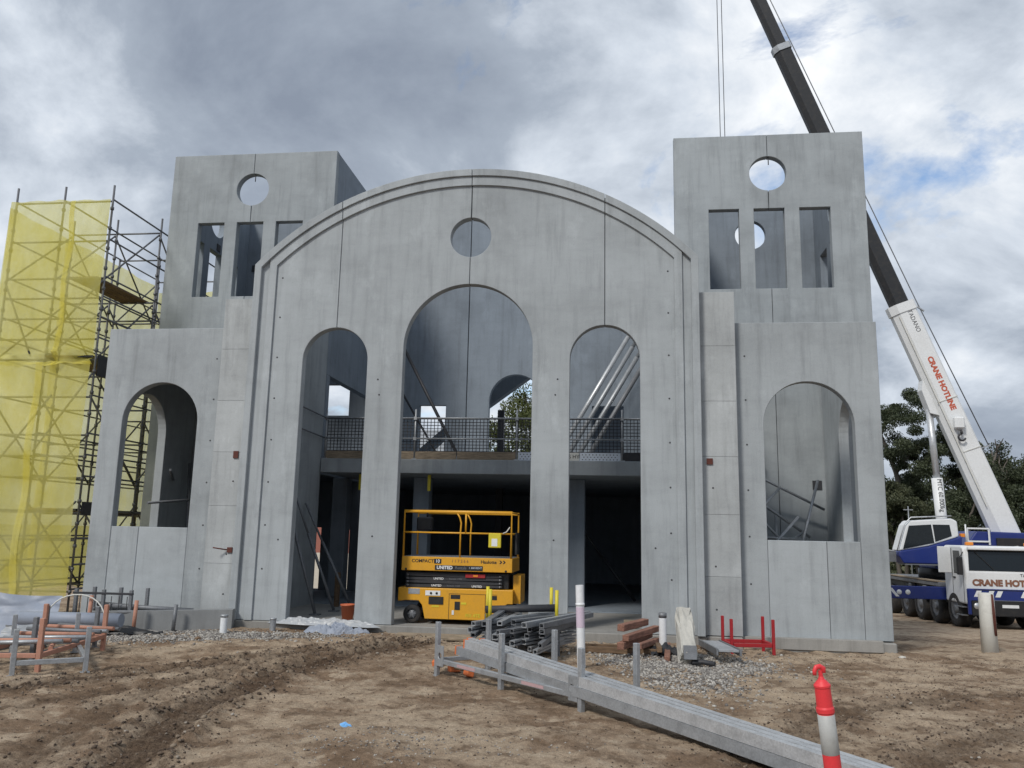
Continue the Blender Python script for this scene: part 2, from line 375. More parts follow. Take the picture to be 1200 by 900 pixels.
def gheight(x, y, full=False):
    z = gbase(x, y); near = sstep(30, 12, np.hypot(x-1, y+5))
    z = z+near*(0.09*fbm(x, y, 0.5, 3)+0.06*fbm(x+5, y, 2.1, 3)+0.05*fbm(x, y+3, 6.5, 3, 0.6)+0.030*fbm(x, y, 19, 2))
    rut = np.zeros(np.shape(x))
    for k, (pl, hw, dep) in enumerate(TRACKS):
        wob = 0.10*fbm(x+k*9, y, 1.4, 2)
        d, al = track_dist(x, y, pl); d = np.abs(d+wob)
        inn = sstep(hw*1.15, hw*0.6, d); rim = np.exp(-((d-hw*1.45)/(hw*0.4))**2)
        lump = 0.3+3.0*np.clip(fbm(x, y, 11, 3, 0.65)+0.10, 0, 1)
        z = z-dep*inn*(0.75+0.35*np.sin(al*30+k))+dep*1.0*rim*lump+0.030*np.clip(inn+rim, 0, 1)*fbm(x, y, 13, 2)+0.010*inn*np.sin(d*70)
        rut = np.maximum(rut, np.clip(inn+0.55*rim, 0, 1)*min(1, dep/0.034))
    return (z, rut) if full else z
def gz(x, y): return float(gheight(np.array([float(x)]), np.array([float(y)]))[0])
def axis_pts(a, b, step, far0, far1):
    mid = np.arange(a, b+1e-6, step)
    def grow(start, end):
        out = []; s = step; p_ = start; sg = 1 if end > start else -1
        while abs(p_-start) < abs(end-start): s *= 1.16; p_ += sg*s; out.append(p_)
        return out
    return np.array(list(reversed(grow(a, far0)))+list(mid)+grow(b, far1))
gx = axis_pts(-8.0, 11.0, 0.036, -900, 900); gy = axis_pts(-13.2, 1.2, 0.036, -60, 1200)
GX, GY = np.meshgrid(gx, gy); GZ, GR = gheight(GX, GY, True)
nx, ny = len(gx), len(gy)
me = bpy.data.meshes.new('ground')
me.vertices.add(nx*ny); me.vertices.foreach_set('co', np.stack([GX, GY, GZ], -1).astype(np.float32).ravel())
idx = np.arange(nx*ny).reshape(ny, nx); quads = np.stack([idx[:-1, :-1], idx[:-1, 1:], idx[1:, 1:], idx[1:, :-1]], -1).reshape(-1, 4)
me.loops.add(quads.size); me.polygons.add(len(quads)); me.loops.foreach_set('vertex_index', quads.ravel().astype(np.int32))
me.polygons.foreach_set('loop_start', (np.arange(len(quads))*4).astype(np.int32)); me.polygons.foreach_set('use_smooth', np.ones(len(quads), dtype=bool))
at = me.attributes.new('disturbed', 'FLOAT', 'POINT'); at.data.foreach_set('value', GR.astype(np.float32).ravel())
me.update(calc_edges=True)
mt, nt, b = newmat('churned_earth'); P_ = pos(nt)
n1 = noise(nt, P_, 0.55, 6, 0.62); n2 = noise(nt, P_, 3.3, 6, 0.68); n3 = noise(nt, P_, 26, 5, 0.7); n5 = noise(nt, P_, 110, 3, 0.6)
c = mixc(nt, ramp(nt, n1, [(0.42, 0.0), (0.54, 1.0)]), (0.245, 0.170, 0.112), (0.43, 0.335, 0.24))
c = mixc(nt, ramp(nt, n2, [(0.38, 0.75), (0.50, 0.0)]), c, (0.150, 0.100, 0.064))
c = mixc(nt, ramp(nt, n2, [(0.54, 0.0), (0.64, 0.7)]), c, (0.50, 0.405, 0.30))
atn = N(nt, 'ShaderNodeAttribute', attribute_name='disturbed')
rm = N(nt, 'ShaderNodeMath', operation='MULTIPLY'); nt.links.new(atn.outputs['Fac'], rm.inputs[0]); nt.links.new(ramp(nt, n3, [(0.30, 1.0), (0.7, 0.62)]), rm.inputs[1])
c = mixc(nt, rm.outputs[0], c, (0.066, 0.041, 0.026))
c = mixc(nt, 0.8, c, ramp(nt, n3, [(0.28, 0.62), (0.5, 1.0), (0.72, 1.18)]), 'MULTIPLY'); c = mixc(nt, 0.7, c, ramp(nt, n5, [(0.3, 0.62), (0.52, 1.0), (0.68, 1.3)]), 'MULTIPLY')
sepn = N(nt, 'ShaderNodeSeparateXYZ'); nt.links.new(P_, sepn.inputs[0])
far = N(nt, 'ShaderNodeMapRange'); nt.links.new(sepn.outputs[1], far.inputs[0]); far.inputs[1].default_value = 22; far.inputs[2].default_value = 30
c = mixc(nt, far.outputs[0], c, mixc(nt, n2, (0.05, 0.055, 0.022), (0.13, 0.12, 0.06)))
nt.links.new(c, b.inputs['Base Color']); b.inputs['Roughness'].default_value = 0.95; b.inputs['Specular IOR Level'].default_value = 0.2
n7 = noise(nt, P_, 48, 5, 0.75)
bump(nt, b, mixc(nt, 0.5, mixc(nt, 0.4, n3, n5), n7), 1.0, 0.045)
M['earth'] = mt
tag(link_mesh('ground', me, mt), 'brown churned earth yard with tyre tracks', None, None, 'structure')

# stones and clods
_ico = bmesh.new(); bmesh.ops.create_icosphere(_ico, subdivisions=1, radius=1.0)
ICO_V = np.array([v.co[:] for v in _ico.verts]); ICO_F = np.array([[v.index for v in f.verts] for f in _ico.faces]); _ico.free()
def scatter(name, xs, ys, sizes, mat, label, cat=None, sink=0.25, flat=0.7, zoff=None):
    n = len(xs); z = gheight(xs, ys)
    if zoff is not None: z = z+zoff
    V = np.repeat(ICO_V[None], n, 0)*(1+0.55*(RNG.random((n, len(ICO_V), 1))-0.5))
    V = V*(0.65+0.7*RNG.random((n, 1, 3))); V[:, :, 2] *= flat
    a = RNG.random(n)*6.283; ca, sa = np.cos(a)[:, None], np.sin(a)[:, None]
    tl = (RNG.random(n)-0.5)*1.2; ct, st = np.cos(tl)[:, None], np.sin(tl)[:, None]
    x_, y_, z_ = V[..., 0], V[..., 1], V[..., 2]; y2 = y_*ct-z_*st; z2 = y_*st+z_*ct
    X = x_*ca-y2*sa; Y = x_*sa+y2*ca
    s_ = sizes[:, None]
    co = np.stack([X*s_+xs[:, None], Y*s_+ys[:, None], z2*s_+z[:, None]+s_*(0.5-sink)], -1).reshape(-1, 3).astype(np.float32)
    F = (ICO_F[None]+(np.arange(n)*len(ICO_V))[:, None, None]).reshape(-1, 3).astype(np.int32)
    me = bpy.data.meshes.new(name); me.vertices.add(len(co)); me.vertices.foreach_set('co', co.ravel())
    me.loops.add(F.size); me.polygons.add(len(F)); me.loops.foreach_set('vertex_index', F.ravel()); me.polygons.foreach_set('loop_start', (np.arange(len(F))*3).astype(np.int32))
    t_ = me.attributes.new('tone', 'FLOAT', 'POINT'); t_.data.foreach_set('value', np.repeat(RNG.random(n), len(ICO_V)).astype(np.float32))
    me.update(calc_edges=True); o = link_mesh(name, me, mat); return tag(o, label, cat, None, 'stuff')
def stone_mat(name, stops):
    mt, nt, b = newmat(name); a_ = N(nt, 'ShaderNodeAttribute', attribute_name='tone')
    c = mixc(nt, 0.6, ramp(nt, a_.outputs['Fac'], stops), ramp(nt, noise(nt, pos(nt), 60, 4), [(0.3, 0.6), (0.6, 1.1)]), 'MULTIPLY')
    nt.links.new(c, b.inputs['Base Color']); b.inputs['Roughness'].default_value = 0.9; return mt
M['gravel'] = stone_mat('crushed_stone', [(0.0, (0.11, 0.10, 0.095)), (0.5, (0.25, 0.235, 0.215)), (1.0, (0.46, 0.44, 0.40))])
M['clod'] = stone_mat('soil_clods', [(0.0, (0.05, 0.035, 0.025)), (0.6, (0.12, 0.085, 0.06)), (0.95, (0.22, 0.175, 0.13)), (1.0, (0.36, 0.33, 0.29))])
def blob(n, cx, cy, sx, sy, rot=0.0):
    r_ = np.sqrt(RNG.random(n))**1.0; t_ = RNG.random(n)*6.283; r_ = r_*(0.78+0.3*np.sin(3*t_+1)+0.12*RNG.standard_normal(n))*np.where(RNG.random(n) < 0.16, 1.0+0.9*RNG.random(n), 1.0)
    u, v = r_*np.cos(t_)*sx, r_*np.sin(t_)*sy; return cx+u*math.cos(rot)-v*math.sin(rot), cy+u*math.sin(rot)+v*math.cos(rot)
x1, y1 = blob(8500, 3.75, -2.6, 1.35, 1.9, 0.25)
scatter('gravel', x1, y1, 0.010+0.018*RNG.random(len(x1))**2, M['gravel'], 'pale crushed gravel spread around the broken concrete post')
x1, y1 = blob(7000, -4.3, -1.35, 2.3, 0.95, 0.12)
scatter('gravel', x1, y1, 0.010+0.017*RNG.random(len(x1))**2, M['gravel'], 'grey gravel strip below the concrete kerb beam')
x1, y1 = blob(500, 1.0, -8.3, 1.3, 0.8, 0.0)
scatter('gravel', x1, y1, 0.005+0.008*RNG.random(len(x1))**2, M['gravel'], 'fine gravel scattered on pale dirt in the foreground')
n = 90000; x1 = -7+RNG.random(n)*17; y1 = -12+RNG.random(n)*12
wgt = np.zeros(n)
for pl, hw, dep in TRACKS:
    d_, _ = track_dist(x1, y1, pl); wgt = np.maximum(wgt, np.exp(-((d_-hw*1.3)/0.22)**2)*min(1, dep/0.05))
k = RNG.random(n) < (0.20+0.8*wgt+0.3*sstep(3, 6, x1)); x1, y1, wg = x1[k], y1[k], wgt[k]
scatter('soil_clods', x1, y1, 0.003+(0.008+0.016*wg)*RNG.random(len(x1))**2.6, M['clod'], 'loose clods of earth and pebbles over the yard', sink=0.1)

# ------------------------------------------------------------------ the building
church = empty('church_building', 'grey precast concrete church shell with arched front and two square towers', 'building')
A, XS, RS, ZS = 4.4, 2.6395, 0.66, 5.6451
RC, ZC = 1.2669, 6.4991; CZ, CR = 7.4628, 0.4073
ZCOR, ZTOP = 6.9559, 8.8658
sag = ZTOP-ZCOR; RA = (A*A+sag*sag)/(2*sag); ZA = ZTOP-RA
def arctop(x, d=0.0): return ZA+math.sqrt((RA-d)**2-x*x)
def arcpts(x0, x1, d=0.0, n=16): return [(x0+(x1-x0)*k/n, arctop(x0+(x1-x0)*k/n, d)) for k in range(n+1)]
front = lambda s: (lambda u, v, w: (s*u, w, v))
g_ = 0.006
def front_piece(s):
    outer = [(A, 0), (A, ZCOR)]+arcpts(A, XS+g_)[1:]+[(XS+g_, ZS)]+[p_ for p_ in arc(XS, ZS-RS, RS, 89, 0, 14)]+[(XS+RS, 0)]
    a_ = plate('facade_panel', outer, [], 0.2, front(s), M['conc'], church)
    inner = [(RC, 0)]+arc(0, ZC-RC, RC, 0, 89.5, 22)+[(g_, ZC)]+[(g_, CZ-CR)]+arc(0, CZ, CR, -88.5, 88.5, 24)+[(g_, ZTOP)]+arcpts(g_, XS-g_)[1:]+[(XS-g_, ZS)]+arc(XS, ZS-RS, RS, 91, 180, 14)+[(XS-RS, 0)]
    b_ = plate('facade_panel', inner, [], 0.2, front(s), M['conc'], church)
    # stepped trim: outer band, then a second band
    def band(x0, x1, d0, d1, s0, s1, y, par):
        top0 = arcpts(x0, min(x1, A-s0), d0); top1 = arcpts(x0, min(x1, A-s1), d1)
        pts = list(top0)
        if x1 > XS+0.1: pts += [(A-s0, 0.0), (A-s1, 0.0)]
        pts += list(reversed(top1))
        me_ = slab_mesh('trim_band', pts, [], -y-0.001, lambda u, v, w: (s*u, -0.001-w, v), 0.006)
        return link_mesh('trim_band', me_, M['conc'], par)
    band(XS+g_, A, 0.0, 0.14, 0.0, 0.14, -0.085, a_); band(g_, XS-g_, 0.0, 0.14, 0, 0, -0.085, b_)
    band(XS+g_, A, 0.143, 0.33, 0.30, 0.45, -0.045, a_); band(g_, XS-g_, 0.143, 0.33, 0, 0, -0.045, b_)
    return a_, b_
PAN = [front_piece(1), front_piece(-1)]
for x in (-XS, 0, XS):
    z0 = ZC+0.01 if x == 0 else ZS+0.01
    spans = [(z0, arctop(x)-0.03)] if x else [(z0, CZ-CR-0.01), (CZ+CR+0.01, ZTOP-0.03)]
    for (a_, b_) in spans: MB().bb((x-0.03, 0.05, a_), (x+0.03, 0.16, b_)).build('joint_seal', M['seal'], church)
# small ferrule holes along panel edges
fer = MB().lathe((0, 0, 0), [(0.0001, -0.002), (0.017, -0.002), (0.017, 0.004), (0.0001, 0.004)], 10, 'y').mesh('ferrule')
fer.materials.append(M['seal'])
def ferrules(pts, y):
    for x, z in pts: o = link_mesh('ferrule', fer, None, church); o.location = (x, y-0.0025, z)
for s in (-1, 1):
    ferrules([(s*3.83, 0.95+0.82*k) for k in range(8)], 0.0)
    ferrules([(s*(XS-0.93), 1.6), (s*(XS-0.93), 4.3), (s*1.75, 4.6), (s*3.55, 1.5)], 0.0)
    ferrules([(s*5.26, 0.9+0.84*k) for k in range(6)], 0.342)
    ferrules([(s*4.62, 1.2), (s*4.6, 2.6), (s*4.62, 0.45)], 0.12)
# piers of stacked blocks between front and wings
for s in (-1, 1):
    zb = [0.0, 1.02, 2.12, 3.17, 4.2, 5.25, 6.3]
    for k in range(6):
        MB().cbox((s*(A+0.012), 0.12, zb[k]+0.0015), (s*5.065, 0.335, zb[k+1]-0.0015), 0.004).build('pier_block', M['conc_pier'], church)
def squareplate(name, c, w, h, t, mat, par, ax='y'):
    return MB().box(c, (w, t, h) if ax == 'y' else (t, w, h)).build(name, mat, par)
squareplate('cast_in_plate', (4.55, 0.105, 3.08), 0.11, 0.11, 0.02, M['plate'], church)
squareplate('cast_in_plate', (-4.58, 0.105, 3.12), 0.10, 0.14, 0.02, M['plate'], church)
squareplate('cast_in_plate', (-4.55, 0.105, 1.28), 0.10, 0.10, 0.03, M['plate'], church)
MB().tube((-4.6, 0.10, 1.28), (-4.82, -0.05, 1.32), 0.012).build('dowel_bar', M['plate'], church)
# wings
YW, XW0, XW1, ZW = 0.342, 5.075, 7.6706, 5.7471
XC, RW, ZSP, ZSL = 6.388, 0.8144, 4.6085-0.8144, 1.6836
for s in (-1, 1):
    f_ = lambda u, v, w, s=s: (s*u, YW+w, v)
    outer = [(XW0, -0.02), (XC-RW, -0.02)]+list(reversed(archhole(XC, RW, ZSL, ZSP)))[0:0]+[(XC-RW, ZSP)]+arc(XC, ZSP, RW, 180, 0, 26)[1:]+[(XC+RW, -0.02), (XW1, -0.02), (XW1, ZW), (XW0, ZW)]
    w_ = plate('wing_panel', outer, [], 0.2, f_, M['conc'], church)
    for (x0, x1) in ((XC-RW+0.006, XC+0.22), (XC+0.228, XC+RW-0.006)):
        plate('infill_panel', rect(x0, x1, -0.02, ZSL), [], 0.19, lambda u, v, w, s=s: (s*u, YW+0.006+w, v), M['conc'], church)
    # side wall of the wing with its own arched window
    plate('wing_side_panel', [(YW+0.205, -0.02), (3.80, -0.02), (3.80, ZW), (YW+0.205, ZW)], [archhole(1.72, 0.8, ZSL, ZSP)], 0.2,
          lambda u, v, w, s=s: (s*(XW1-0.2+w), u, v), M['conc'], church)
    squareplate('cast_in_plate', (s*7.30, 3.83, 2.9), 0.2, 0.2, 0.02, M['steel_dark'], church)
# porch return walls
for s in (-1, 1):
    plate('porch_wall', rect(0.205, 3.80, -0.02, 6.75), [], 0.18, lambda u, v, w, s=s: (s*(4.20+w), u, v), M['conc'], church)
# towers
T0, T1, TY, TZ = 4.2623, 8.6876, 3.8381, 11.3209; TD = 4.42; TM = (T0+T1)/2
WX, WH, WB, WT, TCZ, TCR = 1.0516, 0.3557, 7.4631, 9.443, 10.3307, 0.4334
for s in (-1, 1):
    # front wall: two panels meeting at a joint; joint crosses circle and middle window
    for q in (-1, 1):
        e = T0-TM if q < 0 else T1-TM; e = abs(e)
        o_ = [(g_, -0.02), (e, -0.02), (e, TZ), (g_, TZ), (g_, TCZ+TCR)]+arc(0, TCZ, TCR, 88.5, -88.5, 24)+[(g_, WT), (WH, WT), (WH, WB), (g_, WB)]
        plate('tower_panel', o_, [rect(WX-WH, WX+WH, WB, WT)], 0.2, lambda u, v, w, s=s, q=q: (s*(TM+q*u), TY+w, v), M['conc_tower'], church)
    for (a_, b_) in ((0.05, WB-0.01), (WT+0.01, TCZ-TCR-0.01), (TCZ+TCR+0.01, TZ-0.02)):
        MB().bb((s*TM-0.03, TY+0.06, a_), (s*TM+0.03, TY+0.16, b_)).build('joint_seal', M['seal'], church)
    if True:
        MB().tube((s*TM+0.03, TY+0.05, TCZ+TCR), (s*TM+0.03, TY+0.05, TCZ+TCR-0.2), 0.012).build('starter_bar', M['steel_dark'], church)
    # outer side wall
    ym = TY+TD/2
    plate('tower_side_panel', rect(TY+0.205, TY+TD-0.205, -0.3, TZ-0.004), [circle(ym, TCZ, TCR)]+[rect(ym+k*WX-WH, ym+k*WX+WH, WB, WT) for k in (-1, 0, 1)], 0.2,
          lambda u, v, w, s=s: (s*(T1-0.2+w), u, v), M['conc_shaded'], church)
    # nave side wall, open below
    plate('tower_nave_panel', rect(TY+0.205, TY+TD-0.205, 5.49, TZ-0.004), [], 0.2, lambda u, v, w, s=s: (s*(T0+(0.36 if s > 0 else 0)+w), u, v), M['conc_shaded'], church)
    # back wall
    cx_ = TM+0.25 if s > 0 else TM
    holes = [circle(cx_, TCZ, TCR)]
    if s < 0: holes += [rect(4.98, 6.1, 5.02, 5.95), rect(5.6, 5.85, 0.02, 1.75), rect(4.75, 5.0, 0.02, 1.7)]
    plate('tower_rear_panel', rect(T0 if s < 0 else T0+0.37, T1, -0.3, TZ-0.002), holes, 0.2, lambda u, v, w, s=s: (s*u, TY+TD-0.2+w, v), M['conc_shaded'], church)
for (x, y, z) in ((TM-0.42, TY+0.215, 9.35), (TM-0.42, TY+TD-0.215, 8.15), (TM+1.3, TY+TD-0.215, 9.6), (-TM+0.1, TY+TD-0.215, 9.35), (-TM-1.75, TY+TD-0.215, 9.6)):
    squareplate('cast_in_plate', (x, y, z), 0.2, 0.2, 0.02, M['steel_dark'], church)
squareplate('cast_in_plate', (-T1+0.21, TY+TD/2+0.1, 9.6), 0.2, 0.2, 0.02, M['steel_dark'], church, 'x')
# nave back wall with arch and openings
YB = 8.3; zb0 = 11.6
btop = [(x, 11.75-0.085*(x+0.4)**2) for x in np.linspace(4.2, -4.2, 15)]
bl = [(-4.2, 3.39), (-1.5-0.012, 3.39), (-1.5-0.012, 11.66)]+[p_ for p_ in btop if p_[0] < -1.6]
br = [(-1.5+0.012, 3.39), (4.2, 3.39)]+[p_ for p_ in btop if p_[0] > -1.4]+[(-1.5+0.012, 11.66)]
plate('rear_wall_panel', bl, [rect(-2.9, -2.11, 3.6, 5.37)], 0.2, lambda u, v, w: (u, YB+w, v), M['conc_shaded'], church)
plate('rear_wall_panel', br, [archhole(-0.04, 0.785, 3.47, 5.5), rect(2.18, 3.08, 3.47, 5.35)], 0.2, lambda u, v, w: (u, YB+w, v), M['conc_shaded'], church)
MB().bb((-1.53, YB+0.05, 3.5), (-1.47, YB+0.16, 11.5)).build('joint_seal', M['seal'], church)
MB().bb((1.7, YB+1.2, 3.3), (3.8, YB+1.4, 6.0)).build('rear_room_wall', M['conc_shaded'], church)
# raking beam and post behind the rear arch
MB().prism([(-2.4, 4.72), (1.6, 7.66), (1.6, 8.7), (-2.4, 5.9)], lambda u, v: (u, 10.3, v), lambda u, v: (u, 10.7, v)).build('raking_beam', M['conc_shaded'], church)
MB().prism([(-4.0, 3.3), (-2.4, 4.75), (-2.4, 5.1), (-4.0, 3.7)], lambda u, v: (u, 10.3, v), lambda u, v: (u, 10.7, v)).build('raking_beam', M['conc_shaded'], church)
MB().bb((-0.82, 10.28, -0.4), (-0.62, 10.1, 5.5)).build('rear_post', M['steel_dark'], church)
# floors
plate('floor_slab', rect(-7.45, 7.45, 0.21, 3.80), [], 0.2, lambda u, v, w: (u, v, -0.004-w), M['conc_foot'], church)
MB().cbox((-8.4, 4.05, -0.2), (8.4, 8.05, -0.006), 0.01).build('floor_slab', M['conc_shaded'], church)
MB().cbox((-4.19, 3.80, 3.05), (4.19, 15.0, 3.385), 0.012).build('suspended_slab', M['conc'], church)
for s in (-1, 1): MB().bb((s*4.2, 8.27, -0.9), (s*4.4, 15.0, 3.38)).build('added_undercroft_wall', M['conc_shaded'], church)  # deeper closed ground floor under the slab, added to darken the doorways
MB().bb((-4.4, 15.01, -1.1), (4.4, 15.2, 3.38)).build('added_undercroft_wall', M['conc_shaded'], church)
MB().bb((-4.19, 8.06, -0.2), (4.19, 15.0, -0.008)).build('floor_slab', M['conc_shaded'], church)
for s in (-1,): MB().cbox((s*5.08, 0.56, 5.3), (s*7.46, 3.80, 5.5), 0.01).build('added_wing_roof', M['conc_shaded'], church)  # unseen roof slab added over the left wing to darken its inside
for s in (-1, 1): MB().cbox((s*4.47, 4.06, 3.05), (s*8.45, 8.02, 3.385), 0.012).build('suspended_slab', M['conc_shaded'], church)
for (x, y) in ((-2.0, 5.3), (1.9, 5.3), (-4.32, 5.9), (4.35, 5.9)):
    MB().cbox((x-0.2, y-0.2, -0.004), (x+0.2, y+0.2, 3.045), 0.015).build('column', M['conc_shaded'], church)
for x in (-4.36, 4.36): MB().cbox((x-0.1, 4.06, 3.39), (x+0.1, 4.3, 5.485), 0.01).build('column', M['conc_shaded'], church)
# footings
MB().cbox((-4.42, -0.03, -0.6), (4.42, 0.24, -0.006), 0.015).build('footing', M['conc_foot'], church)
for s in (-1, 1):
    MB().cbox((s*4.43, 0.09, -0.7), (s*5.06, 0.34, -0.012), 0.015).build('footing', M['conc_foot'], church)
    MB().cbox((s*5.07, 0.24, -0.8), (s*7.69, 0.60, -0.04), 0.02).build('footing', M['conc_foot'], church)
    MB().cbox((s*7.45, 0.61, -0.9), (s*7.66, 3.80, -0.05), 0.02).build('footing', M['conc_foot'], church)
# ------------------------------------------------------------------ guard rail on the slab edge
gr = empty('edge_guardrail', 'galvanised guard rail with black mesh infill along the upper slab edge', 'railing', (0, 3.86, 3.385))
gposts = [-4.12, -1.91, 0.537, 2.994]
for x in gposts:
    mb = MB().tube((x, 0, 0.0), (x, 0, 1.2), 0.022)
    for z in (0.49, 0.98): mb.box((x, -0.01, z), (0.07, 0.08, 0.075))
    mb.box((x, 0.03, 0.01), (0.12, 0.12, 0.02)); mb.build('post', M['galv'], gr)
ends = gposts+[4.12]
for a_, b_ in zip(ends[:-1], ends[1:]):
    for z in (0.985, 0.495): MB().tube((a_+0.001, -0.03, z), (b_-0.001, -0.03, z), 0.019).build('rail', M['galv'], gr)
    mb = MB(); w = b_-a_
    nw = int(w/0.085)
    for k in range(nw+1): x = a_+0.03+k*(w-0.06)/nw; mb.bar((x, 0.03, 0.20), (x, 0.03, 0.97), 0.015, 0.015, (0, 1, 0))
    for k in range(11): z = 0.20+k*0.077; mb.bar((a_+0.03, 0.03, z), (b_-0.03, 0.03, z), 0.015, 0.015)
    mb.build('mesh_infill', M['steel_dark'], gr)
for (x0, x1, mt_) in ((-4.1, -2.55, 'ply'), (-2.53, -0.9, 'ply'), (-0.88, 0.55, 'ply'), (0.57, 1.75, 'perf'), (2.02, 2.95, 'perf'), (3.0, 4.1, 'steel_dark')):
    tb = MB().cbox((x0, -0.005, 0.002), (x1, 0.025, 0.19), 0.004).build('toe_board', M[mt_], gr)
    if mt_ == 'perf':
        mb = MB()
        for j in range(3):
            k = x0+0.06+(0.035 if j % 2 else 0)
            while k < x1-0.05: mb.lathe((k, -0.006, 0.035+0.055*j), [(0.0001, 0), (0.013, 0), (0.013, 0.002)], 8, 'y'); k += 0.08
        o_ = mb.build('perforation', M['steel_dark'], tb); o_['kind'] = 'stuff'
tb = MB().cbox((1.77, -0.005, 0.002), (2.0, 0.025, 0.19), 0.004).build('toe_board', M['white_dirty'], gr)
lettering('S HY', 0.12, lambda u, v, w: (1.885+u, -0.0075-w, 0.095+v), M['black'], tb)
MB().tube((-4.12, -0.03, 0.985), (-4.12, -1.6, 1.02), 0.019).build('rail', M['galv_dark'], gr); MB().tube((-4.12, -0.03, 0.495), (-4.12, -1.6, 0.53), 0.019).build('rail', M['galv_dark'], gr)

# ------------------------------------------------------------------ wall props
def prop(p, q, label, mat='galv', r=0.04, group=None):
    p, q = Vector(p), Vector(q); o = empty('wall_prop', label, 'prop', p, group=group); d = q-p; L = d.length; u = d/L
    MB().tube((0, 0, 0.03), u*L*0.62, r, 10).build('outer_tube', M[mat], o)
    MB().tube(u*L*0.6, u*(L-0.02), r*0.78, 10).build('inner_tube', M[mat], o)
    MB().box((0, 0, 0.012), (0.2, 0.16, 0.022)).build('foot_plate', M['galv_dark'], o)
    return o
for k in range(4):
    prop((1.0+0.30*k, 7.4-0.1*k, 3.387), (4.56, 7.4-0.1*k, 3.387+(3.56-0.30*k)*1.72), ('first', 'second', 'third', 'fourth')[k]+' from left of the parallel steel wall props leaning right inside the right arch', ('galv_light', 'galv', 'galv', 'galv_dark')[k], 0.065, 'props inside the right arch')
prop((-1.25, 6.9, 3.387), (-4.22, 6.9, 8.9), 'single dark wall prop leaning left behind the middle arch', 'steel_dark', 0.045)
prop((-1.9, 7.6, 3.387), (-4.22, 7.6, 7.2), 'thin dark wall prop at the left side of the middle arch', 'steel_dark', 0.03)
for k in range(3):
    prop((-3.2+0.12*k, 1.3+0.8*k, 0.0), (-4.16, 1.3+0.8*k, 2.9-0.3*k), ('nearest', 'middle', 'farthest')[k]+' of three dark raking props against the porch wall in the left doorway', 'galv_dark', 0.032, 'props in the left doorway')
prop((3.35, 7.0, 0.0), (2.0, 7.0, 1.8), 'dim raking prop inside the right doorway', 'steel_dark', 0.045)
for k, (x, z) in enumerate(((-0.2, 1.5), (2.0, 2.6))):
    pass
# bracing tubes inside the wings
def tubes(name, label, segs, mat, cat='bracing'):
    o = empty(name, label, cat, segs[0][0])
    b0 = Vector(segs[0][0])
    for a_, b_ in segs: MB().tube(Vector(a_)-b0, Vector(b_)-b0, 0.029).build('tube', M[mat], o)
    return o
tubes('tube_bracing', 'crossed scaffold tubes bracing the wall inside the right wing window',
      [((5.75, 3.3, 0.0), (5.75, 3.3, 3.3)), ((6.05, 3.45, 0.0), (6.05, 3.45, 2.6)), ((5.5, 3.2, 3.25), (7.35, 3.5, 2.35)), ((5.4, 3.1, 2.85), (7.0, 3.4, 1.75)), ((5.4, 3.0, 2.3), (6.4, 3.2, 1.4)),
       ((5.45, 2.2, 1.95), (6.25, 2.6, 2.75)), ((5.7, 1.6, 1.35), (6.5, 2.1, 2.15)), ((5.6, 3.25, 2.4), (6.05, 3.5, 3.6)), ((6.5, 2.4, 1.2), (7.1, 2.9, 2.95)), ((5.9, 3.0, 1.2), (6.9, 3.3, 1.9)), ((5.4, 2.7, 2.6), (6.7, 3.1, 1.3)), ((6.3, 3.4, 0.0), (6.3, 3.4, 2.3)), ((5.5, 2.9, 1.75), (6.8, 3.0, 1.7)), ((5.6, 1.9, 1.5), (5.95, 2.5, 2.6))], 'galv')
tubes('tube_bracing', 'thin scaffold tubes leaning inside the left wing window',
      [((-7.1, 3.3, 0.0), (-7.35, 3.5, 3.2)), ((-7.55, 3.2, 2.75), (-7.1, 2.2, 2.95)), ((-7.45, 2.0, 2.2), (-6.9, 3.4, 2.35)), ((-7.45, 2.0, 1.45), (-6.8, 3.4, 1.6)), ((-6.4, 2.8, 2.55), (-5.7, 2.2, 2.2)), ((-6.5, 2.9, 1.9), (-5.9, 2.4, 1.6))], 'galv_dark')

# ------------------------------------------------------------------ scaffold with yellow netting
SX = [-8.97, -10.21, -11.45]; SY = [1.85, 3.98, 6.1, 8.2]
sc = empty('scaffold', 'steel tube scaffold tower at the left side of the building', 'scaffold', (-8.97, 1.85, -0.3))
S0 = Vector((-8.97, 1.85, -0.3))
LV = [9.25, 8.27, 7.36, 6.88, 6.39, 5.9, 5.42, 4.55, 3.68, 3.2, 2.72, 1.95, 1.35, 0.78, 0.25]
for i, x in enumerate(SX):
    for j, y in enumerate(SY):
        zb = gbase(np.array([x]), np.array([y]))[0]; mb = MB().tube(Vector((x, y, zb+0.02))-S0, Vector((x, y, 9.65 if j < 2 else 9.3))-S0, 0.025)
        z = 0.25
        while z < 9.4: mb.tube(Vector((x, y, z-0.035))-S0, Vector((x, y, z+0.035))-S0, 0.042, 6); z += 0.49
        mb.box(Vector((x, y, zb+0.01))-S0, (0.15, 0.15, 0.02)); mb.build('standard', M['scaf'], sc)
lx = MB().tube((0, 0, 0), (1.24, 0, 0), 0.022, 6).mesh('ledger'); lx.materials.append(M['scaf'])
ly = MB().tube((0, 0, 0), (0, 2.125, 0), 0.022, 6).mesh('transom'); ly.materials.append(M['scaf'])
for z in LV:
    for j, y in enumerate(SY):
        if j in (1, 2) and z in (8.27, 6.39, 3.2, 2.72, 0.78): continue
        for x in SX[1:]:
            o = link_mesh('ledger', lx, None, sc); o.location = Vector((x, y, z))-S0
    for x in SX:
        for y in SY[:-1]:
            if x == SX[1] and z in (8.27, 6.39, 4.55, 1.35, 0.78): continue
            o = link_mesh('transom', ly, None, sc); o.location = Vector((x, y, z+0.05))-S0
